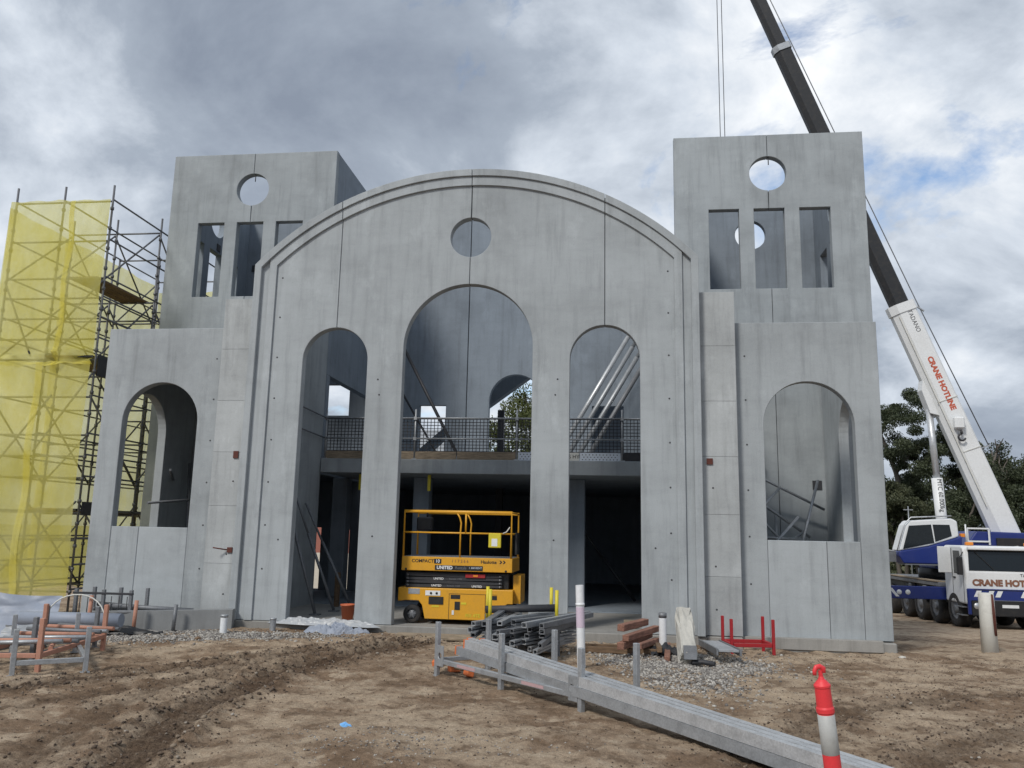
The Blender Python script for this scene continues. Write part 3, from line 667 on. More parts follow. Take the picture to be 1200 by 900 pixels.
def brace(a_, b_): MB().tube(Vector(a_)-S0, Vector(b_)-S0, 0.022, 6).build('brace', M['scaf'], sc)
for (x0, z0, x1, z1) in ((SX[1], 5.9, SX[0], 7.3), (SX[2], 7.3, SX[1]-0.35, 5.5), (SX[1], 3.3, SX[0], 5.1), (SX[2]-0.1, 2.4, SX[1]+0.3, 4.6), (SX[2]+0.2, 0.1, SX[0]-0.05, 2.2)): brace((x0, 1.80, z0), (x1, 1.80, z1))
for x in SX:
    for z in (0.3, 2.7, 5.4, 7.3):
        for k, y in enumerate(SY[:-1]):
            a_, b_ = (y, SY[k+1]) if (k+int(z)) % 2 else (SY[k+1], y); brace((x-0.04, a_, z), (x-0.04, b_, min(z+1.9, 9.2)))
for z in (5.46, 1.99):
    for k in range(5):
        x = -9.12-k*0.235
        MB().box(Vector((x, 5.0, z+0.03))-S0, (0.225, 6.4, 0.045)).build('deck_plank', M['steel_dark' if k < 2 else 'timber'], sc)
MB().box(Vector((-8.93, 2.5, 5.3))-S0, (0.03, 1.2, 0.5)).build('toe_panel', M['steel_dark'], sc)
MB().box(Vector((-8.93, 2.3, 2.05))-S0, (0.03, 0.8, 0.3)).build('toe_panel', M['steel_dark'], sc)
for k in range(3): MB().box(Vector((-9.3-0.25*k, 3.0, 7.40))-S0, (0.22, 2.2, 0.045)).build('deck_plank', M['timber'], sc)

mt, nt, b = newmat('yellow_debris_netting')
P_ = pos(nt); n1 = noise(nt, P_, 1.3, 5, 0.6); n2 = noise(nt, P_, 2.2, 5, 0.6, stretch=(1.2, 1.2, 0.7))
col = mixc(nt, ramp(nt, n1, [(0.35, 0.0), (0.65, 1.0)]), (0.88, 0.80, 0.17), (0.94, 0.90, 0.38))
col = mixc(nt, 0.6, col, ramp(nt, n2, [(0.3, 0.8), (0.6, 1.05)]), 'MULTIPLY')
dif = N(nt, 'ShaderNodeBsdfDiffuse'); trl = N(nt, 'ShaderNodeBsdfTranslucent'); trp = N(nt, 'ShaderNodeBsdfTransparent')
trp.inputs[0].default_value = (1.0, 0.97, 0.80, 1)
nt.links.new(col, dif.inputs[0]); nt.links.new(col, trl.inputs[0])
ms = N(nt, 'ShaderNodeMixShader'); ms.inputs[0].default_value = 0.55; nt.links.new(dif.outputs[0], ms.inputs[1]); nt.links.new(trl.outputs[0], ms.inputs[2])
ms2 = N(nt, 'ShaderNodeMixShader'); nt.links.new(ramp(nt, n2, [(0.3, 0.70), (0.7, 0.50)]), ms2.inputs[0]); nt.links.new(trp.outputs[0], ms2.inputs[1]); nt.links.new(ms.outputs[0], ms2.inputs[2])
nt.links.new(ms2.outputs[0], nt.nodes['Material Output'].inputs['Surface']); M['net'] = mt
def net(label, p0, p1, z0, z1, nrm, amp=0.05, fold=None, seed=0, n=46):
    p0, p1 = Vector((*p0, 0)), Vector((*p1, 0)); nr = Vector((*nrm, 0)); vs = []; fs = []
    mz = 40
    for i in range(n+1):
        for j in range(mz+1):
            u, v = i/n, j/mz; x = p0.lerp(p1, u); z = z0+(z1-z0)*v
            w = amp*(2.4*float(fbm(np.array([u*6+seed]), np.array([v*2.0]), 1.0, 3)[0])+0.8*float(fbm(np.array([u*26+seed]), np.array([v*3]), 1.0, 2)[0]))
            if v > 0.99: z -= 0.03*math.sin(u*math.pi*4)**2
            if j == 0: z += 0.18*float(fbm(np.array([u*9+seed]), np.array([3.3]), 1.0, 2)[0])
            if fold and v < fold: w += 0.10*math.sin(v/fold*math.pi*3+u*5)+0.05*math.sin(u*23+v*60)
            vs.append(x+nr*(w+0.01)+Vector((0, 0, z)))
    for i in range(n):
        for j in range(mz): a_ = i*(mz+1)+j; fs.append((a_, a_+mz+1, a_+mz+2, a_+1))
    mb = MB().add(vs, fs, True); me_ = bpy.data.meshes.new('debris_net'); me_.from_pydata(mb.v, [], mb.f); me_.polygons.foreach_set('use_smooth', [True]*len(mb.f)); me_.update()
    ob_ = tag(link_mesh('debris_net', me_, M['net']), label, 'netting', 'yellow nets on the scaffold')
    for q in (0.33,):      # overlapping seams
        i0 = int(q*n); vs2 = []; fs2 = []
        for i in range(i0, i0+3):
            for j in range(mz+1): vs2.append(vs[i*(mz+1)+j]+nr*0.015+(p1-p0).normalized()*0.04*math.sin(j*0.35+seed))
        for i in range(2):
            for j in range(mz): a_ = i*(mz+1)+j; fs2.append((a_, a_+mz+1, a_+mz+2, a_+1))
        me2 = bpy.data.meshes.new('seam'); me2.from_pydata([tuple(v) for v in vs2], [], fs2); me2.update(); link_mesh('seam', me2, M['net'], ob_)
    return ob_
net('yellow netting sheet over the upper front of the scaffold', (-8.97, 1.74), (-11.52, 1.74), 5.28, 9.27, (0, -1), 0.05, 0.10, 1)
net('yellow netting sheet over the lower front of the scaffold', (-8.99, 1.72), (-12.6, 1.70), 0.15, 5.36, (0, -1), 0.06, None, 5)
net('yellow netting sheet along the far left side of the scaffold', (-11.53, 1.80), (-11.53, 8.25), 0.1, 9.15, (-1, 0), 0.06, None, 9)
net('yellow netting sheet across the back of the scaffold', (-11.5, 8.29), (-8.95, 8.29), 0.1, 8.95, (0, 1), 0.06, None, 14)

# ------------------------------------------------------------------ scissor lift
lf = empty('scissor_lift', 'yellow scissor lift parked in the middle doorway', 'scissor lift', (-1.27, 0.42, 0.0))
LY = M['lift_yellow']; LL, LW = 2.2, 1.15
ch = MB().prism([(0.0, 0.40), (0.0, 0.655), (LL, 0.655), (LL, 0.40), (LL-0.10, 0.40), (LL-0.25, 0.30), (LL-0.32, 0.09), (0.53, 0.09), (0.47, 0.34), (0.40, 0.42), (0.16, 0.42)], lambda u, v: (u, 0, v), lambda u, v: (u, LW, v)).build('chassis', LY, lf)
soften(ch, 0.012, 2)
for (x0, x1, z0, z1) in ((1.02, 1.20, 0.47, 0.545), (1.70, 1.90, 0.47, 0.545)): MB().bb((x0, -0.006, z0), (x1, 0.01, z1)).build('hand_slot', M['black'], ch)
for x in (0.99, 1.68): MB().bb((x-0.004, -0.004, 0.10), (x+0.004, 0.005, 0.56)).build('door_gap', M['black'], ch)
MB().bb((0.99, -0.004, 0.560), (1.90, 0.005, 0.566)).build('door_gap', M['black'], ch)
MB().bb((0.60, -0.012, 0.36), (0.88, 0.01, 0.50)).build('control_panel', M['black'], ch)
MB().bb((0.53, -0.008, 0.52), (0.82, 0.01, 0.61)).build('label_plate', M['white'], ch)
for x in (0.64, 0.75): MB().lathe((x, -0.02, 0.565), [(0.0001, 0), (0.022, 0), (0.022, 0.02)], 10, 'y').build('switch', M['black'], ch)
MB().bb((0.20, -0.006, 0.54), (0.42, 0.01, 0.64)).build('label_plate', M['galv'], ch)
MB().bb((1.10, -0.008, 0.27), (1.20, 0.01, 0.42)).build('lock_box', M['black'], ch)
MB().bb((1.05, -0.008, 0.18), (1.09, 0.01, 0.26)).build('label_plate', M['white'], ch)
MB().bb((1.22, -0.006, 0.37), (1.32, 0.01, 0.41)).build('label_plate', M['yellow'], ch)
MB().bb((0.66, -0.006, 0.31), (0.80, 0.01, 0.34)).build('label_plate', M['yellow'], ch)
lettering('FIX 4TE', 0.085, lambda u, v, w: (1.45+u, -0.004-w, 0.17+v), M['yellow'], ch, bold=0.002)
for x in (0.28, LL-0.16):
    for y in (0.06, LW-0.06):
        wh = MB().lathe((x, y, 0.172), [(0.095, -0.062), (0.15, -0.062), (0.168, -0.045), (0.168, 0.045), (0.15, 0.062), (0.095, 0.062)], 28, 'y').build('wheel', M['rubber'], lf)
        mb = MB().lathe((x, y, 0.172), [(0.0001, -0.05), (0.03, -0.058), (0.05, -0.04), (0.10, -0.03), (0.10, 0.03), (0.0001, 0.03)], 20, 'y')
        for k in range(6): t_ = k*math.pi/3; mb.bar((x, y-0.052, 0.172), (x+0.08*math.cos(t_), y-0.045, 0.172+0.08*math.sin(t_)), 0.012, 0.012, (0, 1, 0))
        mb.build('rim', M['galv_dark'], wh)
for k in range(4):   # folded scissor arms
    z = 0.70+0.064*k
    for y in (0.10, LW-0.10):
        a_ = MB().bar((0.12, y, z-0.012*(-1)**k), (LL-0.22, y, z+0.012*(-1)**k), 0.05, 0.055).build('scissor_arm', M['steel_dark'], lf)
        if y < 0.2:
            for x in (0.16, LL-0.26): MB().lathe((x, y-0.03, z), [(0.0001, -0.006), (0.02, -0.006), (0.02, 0.01)], 10, 'y').build('pin', M['galv_dark'], a_)
            if k in (0, 2):
                lettering('UNITED', 0.055, lambda u, v, w: (0.72+u+0.02*k, y-0.027-w, z+v), M['white'], a_, bold=0.001); lettering('Rentals  1300', 0.045, lambda u, v, w: (1.05+u+0.02*k, y-0.027-w, z+v), M['galv_dark'], a_)
            if k == 0: lettering('UNITED', 0.055, lambda u, v, w: (1.50+u, y-0.027-w, z+v), M['white'], a_, bold=0.001)
MB().cbox((1.28, 0.045, 0.86), (1.66, 0.06, 0.93), 0.004).build('warning_plate', M['red'], lf)
MB().bb((1.43, 0.038, 0.88), (1.52, 0.05, 0.915)).build('warning_label', M['amber'], lf)
MB().cbox((0.1, 0.15, 0.66), (LL-0.1, LW-0.15, 0.95), 0.01).build('scissor_pack', M['black'], lf)
tr = MB().cbox((0.05, -0.02, 0.975), (LL-0.02, LW+0.02, 1.235), 0.008).build('platform', LY, lf)
MB().bb((0.07, 0.02, 1.2355), (LL-0.04, LW-0.02, 1.242)).build('platform_floor', M['galv_dark'], tr)
lettering('COMPACT', 0.085, lambda u, v, w: (0.46+u, -0.022-w, 1.155+v), M['black'], tr, sx=1.05, bold=0.0015)
MB().bb((0.68, -0.025, 1.115), (0.82, -0.02, 1.20)).build('label_plate', M['black'], tr)
lettering('10', 0.085, lambda u, v, w: (0.75+u, -0.027-w, 1.157+v), M['white'], tr, bold=0.0015)
lettering('1 1 7 2 6 6', 0.075, lambda u, v, w: (1.18+u, -0.022-w, 1.165+v), M['brown_text'], tr)
lettering('Haulotte', 0.085, lambda u, v, w: (1.73+u, -0.022-w, 1.16+v), M['black'], tr, bold=0.0015)
for k in (0, 1): MB().prism([(0, 0), (0.03, 0), (0.06, 0.03), (0.03, 0.06), (0.0, 0.06), (0.03, 0.03)], lambda u, v, k=k: (1.93+0.065*k+u, -0.0225, 1.135+v), lambda u, v, k=k: (1.93+0.065*k+u, -0.019, 1.135+v)).build('chevron_mark', M['black'], tr)
MB().bb((0.70, -0.026, 0.995), (1.62, -0.02, 1.085)).build('name_board', M['black'], tr)
lettering('UNITED', 0.085, lambda u, v, w: (0.89+u, -0.028-w, 1.04+v), M['white'], tr, bold=0.003); lettering('Rentals', 0.075, lambda u, v, w: (1.20+u, -0.028-w, 1.04+v), M['galv_dark'], tr)
lettering('1 300 RENT', 0.05, lambda u, v, w: (1.48+u, -0.028-w, 1.045+v), M['perf'], tr)
for x in (0.14, LL-0.14): MB().lathe((x, -0.024, 1.0), [(0.0001, 0), (0.022, 0), (0.022, 0.01)], 10, 'y').build('bolt', M['black'], tr)
def rail(pts, r=0.022): return MB().path(pts, r).build('guard_rail', LY, lf)
X0_, X1_ = 0.07, LL-0.05
for y in (0.0, LW):
    rail([(X0_, y, 1.237), (X0_, y, 2.09), (X1_, y, 2.09), (X1_, y, 1.237)]); rail([(X0_, y, 1.69), (X1_, y, 1.69)], 0.016)
    rail([(1.17, y, 1.237), (1.17, y, 1.72), (1.18, y, 1.88), (1.15, y, 1.98), (1.09, y, 2.08)], 0.016)
    if y == 0: rail([(1.27, y, 2.09), (1.27, y, 1.69)], 0.018)
for x in (X0_, X1_):
    for z in (2.09, 1.69): rail([(x, 0.0, z), (x, LW, z)], 0.017)
cb_ = MB().cbox((0.10, LW-0.30, 1.72), (0.42, LW-0.10, 2.0), 0.03).build('control_box', M['black'], lf)
MB().tube((0.3, LW-0.2, 2.0), (0.3, LW-0.2, 2.08), 0.02).build('joystick', M['black'], cb_)
mb_ = MB().cbox((1.72, -0.05, 1.43), (1.96, -0.022, 1.70), 0.01).build('manual_box', M['yellow'], lf)
MB().bb((1.78, -0.054, 1.46), (1.89, -0.048, 1.60)).build('paper_label', M['white'], mb_)
MB().path([(1.99, -0.02, 1.70), (2.06, -0.02, 1.73), (2.12, -0.02, 1.82)], 0.01).build('lanyard', M['white_dirty'], lf)
MB().bb((LL-0.02, 0.2, 0.40), (LL+0.12, LW-0.2, 0.92)).build('step_ladder', LY, lf)
MB().bb((X1_+0.03, 0.35, 1.3), (X1_+0.07, 0.75, 1.72)).build('gate_panel', M['black'], lf)
# ------------------------------------------------------------------ mobile crane
C0 = Vector((15.9, 15.0, -1.1))
cr = empty('mobile_crane', 'white and blue mobile crane with raised telescopic boom beside the church', 'crane', C0)
cab = MB().prism([(0.0, 0.75), (0.0, 1.80), (0.16, 2.62), (0.30, 2.70), (1.75, 2.70), (1.85, 2.6), (1.85, 0.75)], lambda u, v: (-1.28, u, v), lambda u, v: (1.28, u, v)).build('carrier_cab', M['white'], cr)
soften(cab, 0.07, 3)
nrm_ = Vector((0, -0.98, 0.2))
def onfront(x, z, d): return (x, (z-1.80)*0.195-d if z > 1.8 else -d, z)
MB().add([onfront(-1.16, 1.87, .012), onfront(1.16, 1.87, .012), onfront(1.1, 2.56, .012), onfront(-1.1, 2.56, .012)], [(0, 1, 2, 3)]).build('windscreen', M['glass'], cab)
MB().bar(onfront(-0.9, 2.5, .03), onfront(-0.35, 1.9, .03), 0.02, 0.02).build('wiper', M['black'], cab)
MB().prism([(0.28, 1.75), (0.42, 2.52), (0.95, 2.52), (0.95, 1.75)], lambda u, v: (-1.288, u, v), lambda u, v: (-1.27, u, v)).build('side_window', M['glass'], cab)
lettering('CRANE HOTLINE', 0.28, lambda u, v, w: (0.05+u, -0.012-w, 1.47+v), M['brown_text'], cab, sx=1.05, bold=0.016)
lettering('TADANO', 0.14, lambda u, v, w: (0.75+u, -0.012-w, 1.74+v), M['black'], cab)
bp = MB().cbox((-1.3, -0.14, 0.42), (1.3, 0.0-0.004, 1.28), 0.03).build('bumper', M['blue'], cr)
for x in (-1.02, -0.62, -0.35, 0.45, 0.8, 1.1): MB().prism([(0, 0), (0.16, 0), (0.26, 0.2), (0.10, 0.2)], lambda u, v, x=x: (x+u-0.1, -0.146, 1.02+v), lambda u, v, x=x: (x+u-0.1, -0.139, 1.02+v)).build('chevron', M['white'], bp)
MB().bb((-0.95, -0.15, 0.52), (0.95, -0.141, 0.66)).build('grille', M['black'], bp); MB().bb((-0.6, -0.152, 0.78), (0.6, -0.141, 0.92)).build('grille', M['galv_dark'], bp)
for x in (-1.05, 1.05): MB().lathe((x, -0.175, 0.72), [(0.0001, -0.01), (0.10, -0.01), (0.11, 0.02)], 16, 'y').build('headlight', M['galv_light'], bp)
for x, s in ((-1.42, -1), (1.42, 1)):
    mi = MB().cbox((x-0.09, 0.02, 1.72), (x+0.09, 0.14, 2.32), 0.02).build('mirror', M['black'], cr); MB().tube((x-s*0.02, 0.08, 2.3), (s*1.2, 0.2, 2.55), 0.015).build('mirror_arm', M['black'], mi)
MB().cbox((-1.75, 1.05, 1.75), (-1.32, 1.11, 2.65), 0.015).build('notice_board', M['white'], cr)
# smaller fittings on the carrier
MB().bb((-1.291, 0.20, 0.80), (-1.282, 0.212, 2.60)).build('door_seam', M['black'], cab); MB().bb((-1.291, 1.10, 0.80), (-1.282, 1.112, 2.60)).build('door_seam', M['black'], cab)
MB().cbox((-1.31, 0.85, 1.58), (-1.285, 1.02, 1.63), 0.004).build('door_handle', M['black'], cab)
for z in (0.35, 0.62): MB().cbox((-1.34, 0.3, z), (-1.16, 0.85, z+0.04), 0.008).build('step', M['galv_dark'], cr)
MB().cbox((-1.15, -0.05, 2.56), (1.15, 0.12, 2.66), 0.02).build('sun_visor', M['white'], cab)
for x in (-0.95, 0.95): MB().cbox((x-0.12, 0.3, 2.705), (x+0.12, 0.45, 2.82), 0.02).build('beacon', M['amber'], cab)
MB().cbox((-1.22, -0.17, 0.40), (1.22, -0.147, 0.90), 0.02).build('lower_grille', M['black'], bp)
MB().bb((-0.26, -0.178, 0.68), (0.26, -0.171, 0.78)).build('number_plate', M['white'], bp)
for x in (-0.7, 0.7): MB().cbox((x-0.05, -0.24, 0.45), (x+0.05, -0.171, 0.57), 0.01).build('tow_hook', M['steel_dark'], bp)
MB().bb((-1.1, -0.148, 1.235), (1.1, -0.139, 1.262)).build('trim_strip', M['black'], bp)
for y in (2.55, 3.75, 5.35): MB().cbox((-1.3, y, 0.70), (-1.12, y+0.35, 1.15), 0.02).build('side_locker', M['galv_dark'], cr)
for k_ in range(3): MB().path([(-1.14, 2.6+0.05*k_, 1.05), (-1.2, 3.6, 0.9-0.08*k_), (-1.18, 5.0, 1.0-0.05*k_), (-1.14, 6.6, 1.1)], 0.022).build('hose', M['black'], cr)
MB().tube((-1.5, 2.7, 1.34), (-1.5, 2.7, 1.36), 0.02)
MB().cbox((-1.1, 1.9, 0.62), (1.1, 9.6, 1.18), 0.03).build('chassis', M['black'], cr)
MB().cbox((-1.3, 2.4, 1.19), (1.3, 9.7, 1.34), 0.02).build('deck', M['galv_dark'], cr)
MB().cbox((-1.32, 2.5, 1.341), (-1.02, 7.8, 1.39), 0.01).build('walkway_plate', M['ply'], cr)
for y in (1.15, 2.95, 4.55, 6.15, 8.2):
    for s in (-1, 1):
        zg = float(gbase(np.array([15.9+s*1.08]), np.array([15.0+y]))[0])+1.1
        wz = zg+0.62
        wh = MB().lathe((s*1.08, y, wz), [(0.36, -0.2*1), (0.52, -0.21), (0.60, -0.17), (0.625, -0.10), (0.625, 0.10), (0.60, 0.17), (0.52, 0.21), (0.36, 0.2)], 28, 'x').build('wheel', M['rubber'], cr)
        MB().lathe((s*1.08+s*0.0, y, wz), [(0.0001, s*0.16), (0.12, s*0.2), (0.14, s*0.12), (0.30, s*0.14), (0.37, s*0.19), (0.37, -s*0.1), (0.0001, -s*0.1)], 22, 'x').build('rim', M['galv_dark'], wh)
for s in (-1, 1):
    orr = MB().cbox((s*0.9, 1.92, 0.76), (s*3.75, 2.26, 1.2), 0.015).build('outrigger', M['blue'], cr)
    for x in (3.1, 3.4, 3.62): MB().prism([(0, 0), (0.12, 0), (0.36, 0.3), (0.24, 0.3)], lambda u, v, x=x, s=s: (s*(x+u-0.25), 1.914, 0.83+v), lambda u, v, x=x, s=s: (s*(x+u-0.25), 1.921, 0.83+v)).build('chevron', M['white'], orr)
    for x in (2.55, 2.85): MB().lathe((s*x, 1.915, 0.99), [(0.0001, -0.004), (0.085, -0.004), (0.09, 0.006)], 16, 'y').build('reflector', M['white'], orr)
    zg = float(gbase(np.array([15.9+s*3.65]), np.array([17.1]))[0])+1.1
    MB().tube((s*3.65, 2.09, zg+0.05), (s*3.65, 2.09, 1.25), 0.09, 12).build('jack', M['galv'], orr); MB().box((s*3.65, 2.09, zg+0.045), (0.55, 0.55, 0.09)).build('jack_pad', M['timber'], orr)
MB().tube((0, 5.5, 1.345), (0, 5.5, 1.75), 0.9, 24).build('turntable', M['black'], cr)
ss = MB().prism([(-0.6, 1.755), (3.4, 1.755), (3.4, 3.2), (1.0, 3.25), (0.6, 2.7), (-0.3, 2.7), (-0.6, 2.4)], lambda u, v: (u, 4.55, v), lambda u, v: (u, 6.4, v)).build('superstructure', M['blue'], cr)
soften(ss, 0.05, 2)
for a_, b_ in (((0.65, 4.5, 2.72), (0.65, 4.5, 3.35)), ((1.45, 4.5, 2.72), (1.45, 4.5, 3.35)), ((0.65, 4.5, 3.35), (1.45, 4.5, 3.35)), ((0.65, 4.5, 2.85), (1.45, 4.5, 2.85))): MB().bar(a_, b_, 0.05, 0.06).build('handrail', M['white'], cr)
MB().cbox((1.7, 4.47, 2.2), (3.2, 4.55, 3.0), 0.02).build('hose_reel_cover', M['black'], cr)
MB().path([(1.9, 4.40, 2.35), (2.1, 4.38, 2.62), (2.4, 4.38, 2.66), (2.7, 4.40, 2.5)], 0.05).build('hydraulic_hose', M['white_dirty'], cr)
lettering('ATF 60G-4', 0.17, lambda u, v, w: (0.9+u, 4.545-w, 2.45+v), M['white'], cr, bold=0.004)
# operator cab
oc = MB().prism([(-0.05, 1.95), (-1.95, 1.95), (-2.12, 2.25), (-2.10, 2.42), (-1.0, 2.62), (0.0, 2.95), (0.25, 3.05), (0.25, 1.95)], lambda u, v: (u, 4.0, v), lambda u, v: (u, 4.95, v)).build('operator_cab', M['blue'], cr)
soften(oc, 0.05, 3)
soften(MB().prism([(-2.10, 2.425), (-1.78, 3.42), (-1.62, 3.60), (-0.1, 3.72), (0.12, 3.60), (0.15, 3.02), (0.0, 2.955), (-1.0, 2.63)], lambda u, v: (u, 4.02, v), lambda u, v: (u, 4.93, v)).build('cab_shell', M['white'], oc), 0.06, 3)
MB().prism([(-1.95, 2.50), (-1.68, 3.40), (-0.86, 3.46), (-0.78, 2.76)], lambda u, v: (u, 4.008, v), lambda u, v: (u, 4.03, v)).build('side_window', M['glass'], oc)
MB().prism([(-0.74, 2.80), (-0.80, 3.46), (-0.18, 3.46), (-0.12, 3.03)], lambda u, v: (u, 4.008, v), lambda u, v: (u, 4.03, v)).build('side_window', M['glass'], oc)
MB().path([(-2.18, 3.98, 2.45), (-1.86, 3.98, 3.46), (-1.6, 3.98, 3.72), (-0.1, 3.98, 3.80)], 0.025).build('cab_rail', M['galv_light'], oc)
MB().bb((-1.9, 4.0, 1.90), (0.1, 4.9, 1.945)).build('cab_sill', M['galv_dark'], oc); MB().bb((-2.6, 4.3, 2.0), (-2.13, 4.32, 2.4)).build('mirror', M['galv_dark'], oc); MB().tube((-2.12, 4.3, 2.4), (-2.75, 4.3, 2.5), 0.015).build('mirror_arm', M['white'], oc)
MB().cbox((0.32, 4.3, 3.0), (0.48, 4.45, 3.14), 0.01).build('beacon', M['amber'], cr); MB().tube((0.55, 4.4, 2.7), (0.55, 4.4, 3.5), 0.03).build('marker_pole', M['white'], cr)
# boom
def cw(x, z): return Vector((x, 20.5, z))-C0
BD = (Vector((7.12, 0, 32.7))-Vector((18.2, 0, 2.3))).normalized()
def onboom(t): return Vector((18.25, 20.5, 2.3))-C0+BD*t
def boom_sec(name, t0, t1, h, w, mat, par):
    p_, q_ = onboom(t0), onboom(t1); perp = Vector((BD.z, 0, -BD.x)); c = 0.16*h
    pf = [(-w/2+c*0.5, h/2), (w/2-c*0.5, h/2), (w/2, h/2-c*0.5), (w/2, -h/2+c*1.6), (w/2-c*1.4, -h/2), (-w/2+c*1.4, -h/2), (-w/2, -h/2+c*1.6), (-w/2, h/2-c*0.5)]
    return MB().prism(pf, lambda u, v: p_+Vector((0, u, 0))+perp*v, lambda u, v: q_+Vector((0, u, 0))+perp*v).build(name, mat, par)
bs = boom_sec('boom_base', -0.6, 9.75, 0.98, 0.76, M['white'], cr)
boom_sec('boom_collar', 9.5, 9.9, 1.08, 0.84, M['white'], bs)
boom_sec('boom_section', 9.0, 22.9, 0.72, 0.58, M['black'], cr); boom_sec('boom_collar', 22.7, 23.0, 0.80, 0.66, M['galv'], cr)
b3 = boom_sec('boom_section', 22.8, 31.0, 0.56, 0.48, M['black'], cr); boom_sec('boom_head', 30.6, 31.6, 0.8, 0.6, M['steel_dark'], cr)
pv = Vector((BD.z, 0, -BD.x))
def onface(t, off, d=0.0): return onboom(t)+pv*off+Vector((0, -0.38-d, 0))
lettering('CRANE HOTLINE', 0.30, lambda u, v, w: onface(6.2, 0.10, 0.002+w)-BD*u+pv*v, M['red_text'], bs, sx=1.02, bold=0.016)
lettering('TADANO', 0.26, lambda u, v, w: onface(9.0, 0.15, 0.002+w)-BD*u+pv*v, M['black'], bs, sx=0.9)
for t, a in ((3.3, 0.35), (5.5, 0.5)): MB().bar(onface(t, -a*0.75), onface(t, 0.48), 0.03, 0.05, (0, 1, 0)).build('boom_rib', M['white_dirty'], bs)
MB().bar(onface(1, -0.33), onface(9.4, -0.33), 0.03, 0.05, (0, 1, 0)).build('boom_rib', M['white_dirty'], bs)
hk = MB().cbox(*[tuple(onface(4.45, 0.0, d)+Vector((s*0.19, 0, s*0.24))) for d, s in ((0.02, -1), (0.28, 1))], 0.05).build('hook_block', M['white'], bs)
hc = onface(4.45, 0, 0.15)+Vector((0.06, 0, -0.28)); MB().path([hc, hc+Vector((0.02, 0, -0.16))]+[hc+Vector((0.14*math.cos(t_)+0.02, 0, -0.30+0.14*math.sin(t_))) for t_ in np.linspace(1.7, 6.0, 9)], 0.04).build('hook', M['steel_dark'], hk)
lug = MB().prism([(5.0, -0.47), (6.6, -0.47), (6.2, -0.70), (5.2, -0.76)], lambda u, v: onboom(u)+pv*v+Vector((0, -0.25, 0)), lambda u, v: onboom(u)+pv*v+Vector((0, 0.25, 0))).build('cylinder_lug', M['white'], bs)
cb0, cb1 = cw(16.05, 1.2), onboom(5.35)+pv*-0.66; cd = (cb1-cb0)
cy = MB().tube(cb0, cb0+cd*0.52, 0.21, 16).build('lift_cylinder', M['white'], cr); MB().tube(cb0+cd*0.51, cb1, 0.13, 16).build('cylinder_rod', M['galv_light'], cy)
cu_ = cd.normalized(); cp_ = Vector((cu_.z, 0, -cu_.x)).normalized()
lettering('MTC 60.000kg', 0.26, lambda u, v, w: cb0+cd*0.40+Vector((0, -0.213-w, 0))-cu_*u+cp_*v, M['black'], cy, sx=0.85)
MB().path([onboom(3.2)+pv*0.92, onboom(9.8)+pv*0.74, onboom(22.9)+pv*0.56, onboom(31.3)+pv*0.40], 0.022, 6).build('hoist_rope', M['galv_dark'], cr)
MB().bar(onboom(9.9)+pv*0.45, onboom(9.3)+pv*0.86, 0.08, 0.05).build('rope_guide', M['galv'], cr); MB().bar(onboom(3.2)+pv*0.47, onboom(3.2)+pv*0.95, 0.08, 0.05).build('rope_guide', M['galv'], cr)
tip = onboom(31.2)+pv*-0.40
for d in (0.42, 0.62): MB().tube(tip+Vector((d, 0, 0.1)), tip+Vector((d, 0, -26)), 0.017, 6).build('fall_rope', M['steel_dark'], cr)
MB().cbox(tuple(tip+Vector((0.3, -0.15, -27))), tuple(tip+Vector((0.74, 0.15, -26))), 0.05).build('load_block', M['steel_dark'], cr)

# ------------------------------------------------------------------ stillages, beams and yard clutter
def stillage(label, loc, rz, L, Wd, H, mat, mid=True, plates=True, group=None, railz=0.2, pw=0.03):
    o = empty('stillage', label, 'stillage', loc, rz, group); xs = [0, L/2, L] if mid else [0, L]
    for y in (0, Wd):
        for x in xs:
            mb = MB().cbox((x-pw, y-pw, 0.012), (x+pw, y+pw, H), 0.006); mb.cbox((x-0.055, y-0.055, 0.0), (x+0.055, y+0.055, 0.014), 0.003); mb.build('post', mat, o)
        for a_, b_ in zip(xs[:-1], xs[1:]): MB().cbox((a_+0.031, y-0.025, railz-0.03), (b_-0.031, y+0.025, railz+0.03), 0.005).build('side_rail', mat, o)
    for x in xs: MB().cbox((x-0.028, 0.031, railz-0.028), (x+0.028, Wd-0.031, railz+0.028), 0.005).build('cross_bar', mat, o)
    if plates:
        for x, s in ((0, 1), (L, -1)):
            p_ = plate('lifting_plate', rect(min(x+s*0.031, x+s*0.17), max(x+s*0.031, x+s*0.19), railz-0.06, railz+0.20), [circle(x+s*0.11, railz+0.07, 0.04, 16)], 0.012, lambda u, v, w: (u, -0.034+w, v), mat, o, 0.002)
        for x in (L*0.25, L*0.72): MB().bb((x-0.2, -0.0265, railz-0.018), (x+0.2, -0.0252, railz+0.018)).build('stencil_mark', M['decal'], o)
    return o
M['decal'] = painted('faded_red_stencil', (0.45, 0.30, 0.31), 0.7, wear=0.8, scale=30)
sA = Vector((0.5, -4.23)); sB = Vector((2.47, -6.27)); ang = math.atan2(sB.y-sA.y, sB.x-sA.x)
st = stillage('galvanised stillage frame holding long steel beams', (sA.x, sA.y, -0.15), ang, (sB-sA).length, 0.82, 0.69, M['galv'])
